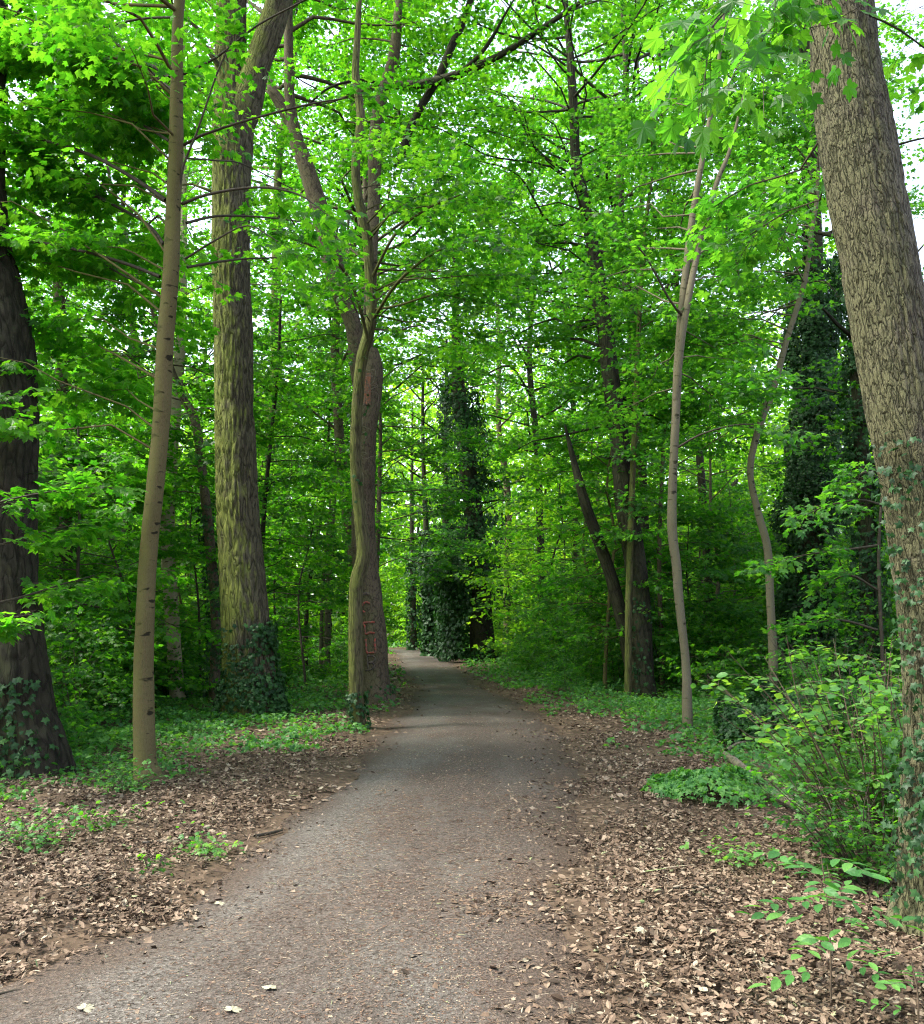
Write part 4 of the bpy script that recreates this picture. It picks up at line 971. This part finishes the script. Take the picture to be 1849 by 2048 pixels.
# ------------------------------------------------------------------ single things on the floor
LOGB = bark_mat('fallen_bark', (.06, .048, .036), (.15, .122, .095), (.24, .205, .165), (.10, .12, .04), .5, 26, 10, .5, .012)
def floorpts(rows, lift=0.0):
    out = []
    for (x, y, w) in rows:
        p = gp(x, y); out.append([p[0], p[1], float(gz(p[0], p[1])) + wid(x, y, p[1], w) * .45 + lift, wid(x, y, p[1], w) / 2])
    return np.array(out)
def stick(name, label, rows, mat=TWIG, twigs=(), lift=.01):
    P = floorpts(rows, lift); base = P[0, :3].copy()
    root = empty(name, base); tag(root, label, 'branch')
    mb = MB(); tube(mb, spline(P, .03), 12, 0, lump(len(label), .35)); mb.build('limb', mat, base, root)
    for tw in twigs:
        mb = MB(); tube(mb, spline(np.array(tw), .03), 7, 0, lump(3, .3)); mb.build('side_twig', mat, base, root)
fb = floorpts([(1455, 1516, 17), (1465, 1545, 20), (1490, 1566, 24), (1530, 1588, 25), (1575, 1606, 25), (1605, 1617, 20), (1650, 1632, 18), (1705, 1652, 22), (1760, 1672, 16)])
p_ = fb[4, :3]; q_ = fb[0, :3]
stick('fallen_branch', 'long pale fallen branch lying across the right verge beside the ivy clump', [(1452, 1530, 10), (1465, 1548, 14), (1490, 1568, 17), (1530, 1590, 18), (1575, 1608, 18), (1605, 1619, 15), (1650, 1634, 13), (1705, 1654, 16), (1760, 1674, 12)], LOGB,
      [[[*p_, .02], [*(p_ + [.06, -.1, .05]), .014], [*(p_ + [-.02, -.28, .03]), .008]], [[*p_, .018], [*(p_ + [.1, .06, .12]), .012], [*(p_ + [.16, .1, .26]), .006]], [[*q_, .03], [*(q_ + [.22, .35, .03]), .022], [*(q_ + [.55, .6, .06]), .012]]], .05)
stick('fallen_stick', 'dark crooked stick on the dead leaves of the right verge', [(1360, 1790, 5), (1405, 1784, 6), (1440, 1775, 5), (1456, 1768, 4)])
stick('fallen_stick', 'short pale broken stick below the dark crooked stick on the right verge', [(1384, 1796, 8), (1402, 1802, 9), (1424, 1810, 7)], LOGB)
stick('fallen_stick', 'slightly bent brown stick in the middle of the left verge', [(285, 1686, 5), (330, 1682, 7), (376, 1686, 6)], LOGB)
stick('fallen_stick', 'thin dark stick slanting over the left verge near the path', [(128, 1810, 4), (160, 1798, 6), (190, 1782, 5), (208, 1768, 3)])
stick('fallen_stick', 'long thin root-like stick along the near left edge of the path', [(-20, 1985, 5), (30, 1972, 6), (110, 1960, 5), (160, 1950, 3)])
stick('fallen_stick', 'short dark stick poking onto the path from the left verge', [(510, 1672, 6), (540, 1664, 6), (565, 1655, 4)])

PALELEAF = litter_mat('pale_fallen_leaf', [(0, (.22, .20, .14)), (1, (.30, .28, .2))])
for lab, x, y, sz in [('pale dead maple leaf flat on the near left part of the path', 170, 2024, .055), ('pale leaf on the path at the bottom edge of the picture', 465, 2030, .05), ('curled pale leaf alone on the path centre left', 540, 1980, .045),
                      ('whitish maple leaf on dead leaves of the near right verge', 1286, 1872, .05), ('greyish leaf at the left path edge beside small twigs', 440, 1800, .05)]:
    p = gp(x, y); z = float(pz(p[0], p[1]) if pdist(p[0], p[1]) < 0 else gz(p[0], p[1]) + .03) + .012
    mb = MB(); put_leaves(mb, 'hi', np.array([[p[0], p[1], z]]), np.array([[math.sin(x), math.cos(x), .1]]), np.array([[.15, -.25, 1.0]]), sz)
    o = mb.build('fallen_leaf', [PALELEAF], p); o.location = p; tag(o, lab, 'leaf')

# round leaved shrub at the right
def shrub(name, label, base, nst, hgt, spread, leaf, lod, lmat, seed, n_leaf, lean=(0, 0), stemr=.007, smat=TWIG, group=None):
    r_ = np.random.default_rng(seed)
    root = empty(name, base); tag(root, label, 'shrub', group)
    sm, cm = MB(), MB()
    for q in range(nst):
        a = r_.uniform(0, 6.28); s0 = r_.uniform(0, spread * .18); h = hgt * r_.uniform(.55, 1.05); sp = r_.uniform(.2, 1) * spread
        b = np.array([base[0] + math.cos(a) * s0, base[1] + math.sin(a) * s0, -.03])
        tip = b + [math.cos(a) * sp + lean[0] * h, math.sin(a) * sp + lean[1] * h, h]
        midp = b * .5 + tip * .5 + [r_.normal(0, .05), r_.normal(0, .05), h * .12]
        P = spline(np.array([[*b, stemr], [*midp, stemr * .7], [*tip, stemr * .25]]), .05)
        tube(sm, P, 5, 0, cap=False)
        for w in range(5):
            i = int(r_.uniform(.14, .97) * (len(P) - 1)); d = norm(np.array([r_.normal(), r_.normal(), r_.uniform(0, .6)])); l = r_.uniform(.12, .38)
            tw = np.array([[*P[i, :3], stemr * .35], [*(P[i, :3] + d * l * .5 + UP * .02), stemr * .25], [*(P[i, :3] + d * l), stemr * .12]])
            tube(sm, tw, 3, 0, cap=False)
            m_ = n_leaf
            u = (np.arange(m_) + .6) / m_
            pos = P[i, :3] + d * (l * u)[:, None] + r_.normal(0, .018, (m_, 3))
            sd = norm(np.cross(d, UP)) * np.where(np.arange(m_) % 2, 1, -1)[:, None]
            tipd = sd + d * .6 - UP * r_.uniform(0, .6, (m_, 1)) + r_.normal(0, .2, (m_, 3))
            put_leaves(cm, lod, pos + norm(tipd) * leaf, tipd, UP + r_.normal(0, .4, (m_, 3)), leaf * r_.uniform(.6, 1.15, m_), 0)
    sm.build('stems', smat, base, root); cm.build('leaves', [lmat], base, root)
    return root
BRST = plain('shrub_stem', (.10, .07, .045))
shrub('round_leaved_shrub', 'round leaved light green shrub with upright stems left of the nearest right trunk', gp(1755, 1700), 44, 1.5, .95, .042, 'oval', BUSHL, 201, 9, (-.12, .1), smat=BRST)
shrub('round_leaved_shrub', 'smaller round leaved shrub at the right edge in front of the leaning trunk', gp(1870, 1720), 12, 1.3, .42, .047, 'oval', BUSHL, 202, 8, (-.12, 0), smat=BRST)
shrub('leafy_shrub', 'lobed leaf shrub spilling low on the litter left of the nearest trunk foot', gp(1735, 1755), 34, .7, .7, .036, 'mid', MAPLE_DK, 203, 7, (-.3, 0), .005)
shrub('leafy_shrub', 'dense lobed leaf shrub behind the round leaved shrub and the fallen branch', gp(1690, 1530), 46, 1.5, .95, .05, 'mid', MAPLE_DK, 205, 8, (0, 0), .006)
shrub('leafy_shrub', 'lobed leaf shrub between the curving stem and the ivy clad trunk', gp(1610, 1440), 40, 1.5, 1.0, .055, 'mid', MAPLE_DK, 206, 8, (0, 0), .006)
for lab, px, n_, hh, sp, sd in [('large dark ivy mound between the forked stem and the round leaved shrub', (1540, 1492), 5200, .75, .75, 301), ('low ivy clump in front of the fallen pale branch', (1410, 1590), 1500, .24, .55, 302), ('dark ivy mound behind the round leaved shrub', (1660, 1500), 4200, .85, .9, 303)]:
    b = gp(*px); r_ = np.random.default_rng(sd); a = r_.uniform(0, 6.28, n_); rr = r_.uniform(0, 1, n_) ** .5
    k = vnoise(np.cos(a) * rr * 3 + 9, np.sin(a) * rr * 3 + 9, sd)
    z = hh * np.sqrt(np.clip(1 - rr ** 2, 0, 1)) * (.55 + .8 * k) * r_.uniform(.5, 1, n_) ** .4
    pos = np.stack([b[0] + np.cos(a) * rr * sp * (.8 + .5 * k), b[1] + np.sin(a) * rr * sp * (.8 + .5 * k), z + gz(b[0], b[1]) + .01], -1)
    out = np.stack([np.cos(a) * rr, np.sin(a) * rr, .6 + 0 * a], -1)
    mb = MB(); put_leaves(mb, 'ivy', pos, out - UP * .9 + r_.normal(0, .4, (n_, 3)), out + r_.normal(0, .35, (n_, 3)), .043 * r_.uniform(.6, 1.2, n_))
    sm = MB(); e = pos[r_.integers(0, n_, 60)]; thin_tubes(sm, np.tile(b - UP * .05, (60, 1)) + r_.normal(0, .1, (60, 3)) * [1, 1, 0], e, .006)
    root = empty('ivy_mound', b); tag(root, lab, 'ivy'); mb.build('leaves', [GIVY if sd == 302 else IVY], b, root); sm.build('stems', TWIG, b, root)

# compound leaved seedlings close by
def ash_seedling(label, px, h, seed, n=9, fl=.36, leaf=.044):
    b = gp(*px); b[2] = float(gz(b[0], b[1])); r_ = np.random.default_rng(seed)
    root = empty('ash_seedling', b); tag(root, label, 'plant')
    P = spline(np.array([[*(b - UP * .03), .0045], [*(b + [.01, .0, h * .5]), .0038], [*(b + [-.01, .01, h]), .002]]), .03)
    sm, cm = MB(), MB(); tube(sm, P, 6, 0)
    for q in range(n):
        i = int((.30 + .68 * q / max(1, n - 1)) * (len(P) - 1)); a = q * 2.4 + seed; e = r_.uniform(.0, .5)
        d = np.array([math.cos(a) * math.cos(e), math.sin(a) * math.cos(e), math.sin(e)]); l = fl * r_.uniform(.7, 1.1)
        t = np.linspace(0, 1, 6)[:, None]; R = P[i, :3] + d * l * t - UP * (.3 * l * t * t)
        tube(sm, np.hstack([R, .0016 * (1.2 - t)]), 4, 0, cap=False)
        sd = norm(np.cross(d, UP))
        for w, u in enumerate((.35, .35, .6, .6, .82, .82, 1.0)):
            pp = P[i, :3] + d * l * u - UP * (.3 * l * u * u)
            td = (sd * (1 if w % 2 else -1) + d * .5 if w < 6 else d) - UP * .25
            put_leaves(cm, 'oval', (pp + norm(td) * leaf)[None], td[None], (UP + r_.normal(0, .35, 3))[None], leaf * r_.uniform(.8, 1.25), 0, np.array([.62]))
    sm.build('stem', BRST, b, root); cm.build('leaves', [GIVY], b, root)
ash_seedling('foreground seedling with paired leaflets on a thin upright stem, on the near right litter', (1661, 1990), .66, 3, 15, .34)
ash_seedling('small seedling with paired leaflets behind the foreground seedling', (1665, 1850), .35, 5, 6, .24, .028)
ash_seedling('seedling with paired leaflets beside the end of the fallen branch', (1600, 1740), .34, 8, 6, .24, .03)
ash_seedling('seedling cut by the bottom right corner of the picture', (1835, 2060), .3, 9, 6, .24, .03)
for i, (lab, px, nst, hh, sp) in enumerate([('low green plant clump at the left edge on dead leaves', (55, 1705), 14, .32, .42), ('small leafy sprig in the left litter below the pale young tree', (205, 1660), 5, .22, .2), ('leafy tuft around the foot of the pale young tree', (250, 1585), 14, .3, .35),
                                             ('tiny sprig nearest the path in the left litter', (290, 1750), 4, .14, .16), ('pale wilted sprig lying on the left verge near the path', (415, 1705), 5, .12, .2), ('pale wilted sprig lying on the right verge litter', (1495, 1722), 5, .14, .24)]):
    shrub('leafy_sprig', lab, gp(*px), nst, hh, sp, .034, 'mid', [GIVY, MAPLE, GIVY, MAPLE, BUSHL, BUSHL][i], 400 + i, 5, (0, 0), .003)

# low maple boughs reaching in at the left in front of the dark oak
b0 = gp(150, 1440)
tp = trunk_from_px([(150, 1440, 9), (152, 1300, 8), (156, 1150, 7), (160, 1000, 6), (158, 880, 5), (150, 760, 3)], b0[1])
make_tree('maple_sapling', 'bright green maple sapling with broad layered leaves beside the dark left trunk', 'tree', tp, TWIG, 8, .15, None,
          [dict(h0=.7, h1=5.0, R=1.7, nl=30, ns=6, sl=.7, K=6, M=4, leaf=.10, lod='hi', elev=(-.15, .3), r0=.012, twig=.003)], None, MAPLE_BR, seed=51)
for lab, px, hh, sd in [('leafy maple sapling filling the gap between the dark left trunk and the pale young tree', (222, 1425), 5.0, 61), ('leafy maple sapling in the gap between the second pale stem and the mossy oak', (400, 1392), 5.5, 62),
                        ('leafy maple sapling in the gap between the mossy oak and the twisted tree', (610, 1378), 5.5, 63), ('tall leafy maple sapling behind the left trunks close to the thin dark stem', (560, 1362), 7.5, 64)]:
    r_ = np.random.default_rng(sd); b_ = gp(*px); w_ = wob(r_, hh, .035, .4); w_[:, 0] += b_[0]; w_[:, 1] += b_[1]
    make_tree('maple_sapling', lab, 'tree', w_, TWIG, 8, .2, None, [dict(h0=.5, h1=hh, R=2.0, nl=34, ns=6, sl=.8, K=6, M=4, leaf=.09, elev=(-.15, .3), r0=.012, twig=.003)], None, MAPLE_BR, seed=sd)
Ya = Y1 - 1.6
make_tree('maple_sapling', 'low maple sapling whose flat boughs cross the dark left trunk', 'tree', trunk_from_px([(-130, 1640, 10), (-128, 1300, 8), (-120, 1000, 6), (-115, 860, 4)], Ya), TWIG, 8, .15, None, None, None, MAPLE_BR,
          [dict(pts=pxbough(r, Ya, dy), ns=10, sl=.48, K=5, M=3, leaf=.095, lod='hi', u0=.35) for r, dy in [([(-128, 1060, 5), (-20, 1010, 4), (90, 985, 3), (180, 975, 2)], .3), ([(-128, 1130, 5), (0, 1090, 4), (100, 1060, 3), (220, 1040, 2)], 1.2), ([(-128, 1230, 5), (20, 1200, 4), (120, 1170, 3), (190, 1150, 2)], 1.8), ([(-128, 1280, 5), (-60, 1260, 3), (0, 1245, 2)], -.2)]], seed=52)
for lab, bpx, top, rows, sd in [
    ('maple sapling with pale flat sprays crossing the curving stem', (1800, 1480), 900, [([(1760, 1090, 5), (1690, 1100, 4), (1610, 1110, 3), (1540, 1130, 2)], -.6), ([(1765, 1010, 5), (1720, 1000, 4), (1660, 1010, 3), (1610, 1030, 2)], -.8), ([(1770, 960, 5), (1740, 940, 4), (1690, 970, 2)], -.4), ([(1755, 1180, 5), (1700, 1150, 4), (1650, 1170, 2)], -.2), ([(1755, 1260, 5), (1680, 1240, 4), (1600, 1250, 2)], .2)], 53)]:
    Yc = Yb(*bpx)
    make_tree('maple_sapling', lab, 'tree', trunk_from_px([(1775, 1480, 9), (1765, 1300, 8), (1758, 1100, 7), (1770, 930, 4)], Yc), TWIG, 8, .15, None, None, None, MAPLE_DK,
              [dict(pts=pxbough(r, Yc, dy), ns=9, sl=.6, K=6, M=3, leaf=.08, lod='hi', u0=.25, droop=.3) for r, dy in rows], seed=sd)

# ------------------------------------------------------------------ light, sky, camera
el, rot = math.radians(58), math.atan2(-.92, -.1)
w = bpy.data.worlds.new('World'); scene.world = w; w.use_nodes = True
nt = w.node_tree; bg = nt.nodes['Background']
sky = nt.nodes.new('ShaderNodeTexSky'); sky.sky_type = 'NISHITA'; sky.sun_disc = False
sky.sun_elevation = el; sky.sun_rotation = rot; sky.dust_density = 3.0; sky.air_density = 1.0; sky.ozone_density = .6
hs = nt.nodes.new('ShaderNodeHueSaturation'); hs.inputs['Saturation'].default_value = .62; hs.inputs['Value'].default_value = 1.0
nt.links.new(sky.outputs[0], hs.inputs['Color']); nt.links.new(hs.outputs[0], bg.inputs[0]); bg.inputs[1].default_value = .15
sun = bpy.data.lights.new('sun', 'SUN'); sun.energy = 1.5; sun.angle = math.radians(10); sun.color = (1, .95, .86)
so = bpy.data.objects.new('sun', sun); COL.objects.link(so)
from mathutils import Vector
dirv = Vector((math.sin(rot) * math.cos(el), math.cos(rot) * math.cos(el), math.sin(el)))
so.rotation_euler = dirv.to_track_quat('Z', 'Y').to_euler(); so.location = (0, 0, 40)

cam = bpy.data.cameras.new('camera'); co = bpy.data.objects.new('camera', cam); COL.objects.link(co)
co.location = (0, 0, EYE); co.rotation_euler = (math.radians(90) + TH, 0, 0)
cam.sensor_fit = 'VERTICAL'; cam.sensor_height = 24; cam.lens = 24 * F / 2048; cam.clip_end = 1500; cam.clip_start = .05
scene.camera = co
vs = scene.view_settings; vs.view_transform = 'Standard'; vs.look = 'None'; vs.exposure = 2.42; vs.gamma = 1
cy = scene.cycles
cy.max_bounces = 8; cy.diffuse_bounces = 4; cy.glossy_bounces = 2; cy.transmission_bounces = 4; cy.transparent_max_bounces = 4
cy.use_denoising = True; cy.filter_width = 1.15; cy.sample_clamp_indirect = 6.0; cy.caustics_reflective = False; cy.caustics_refractive = False
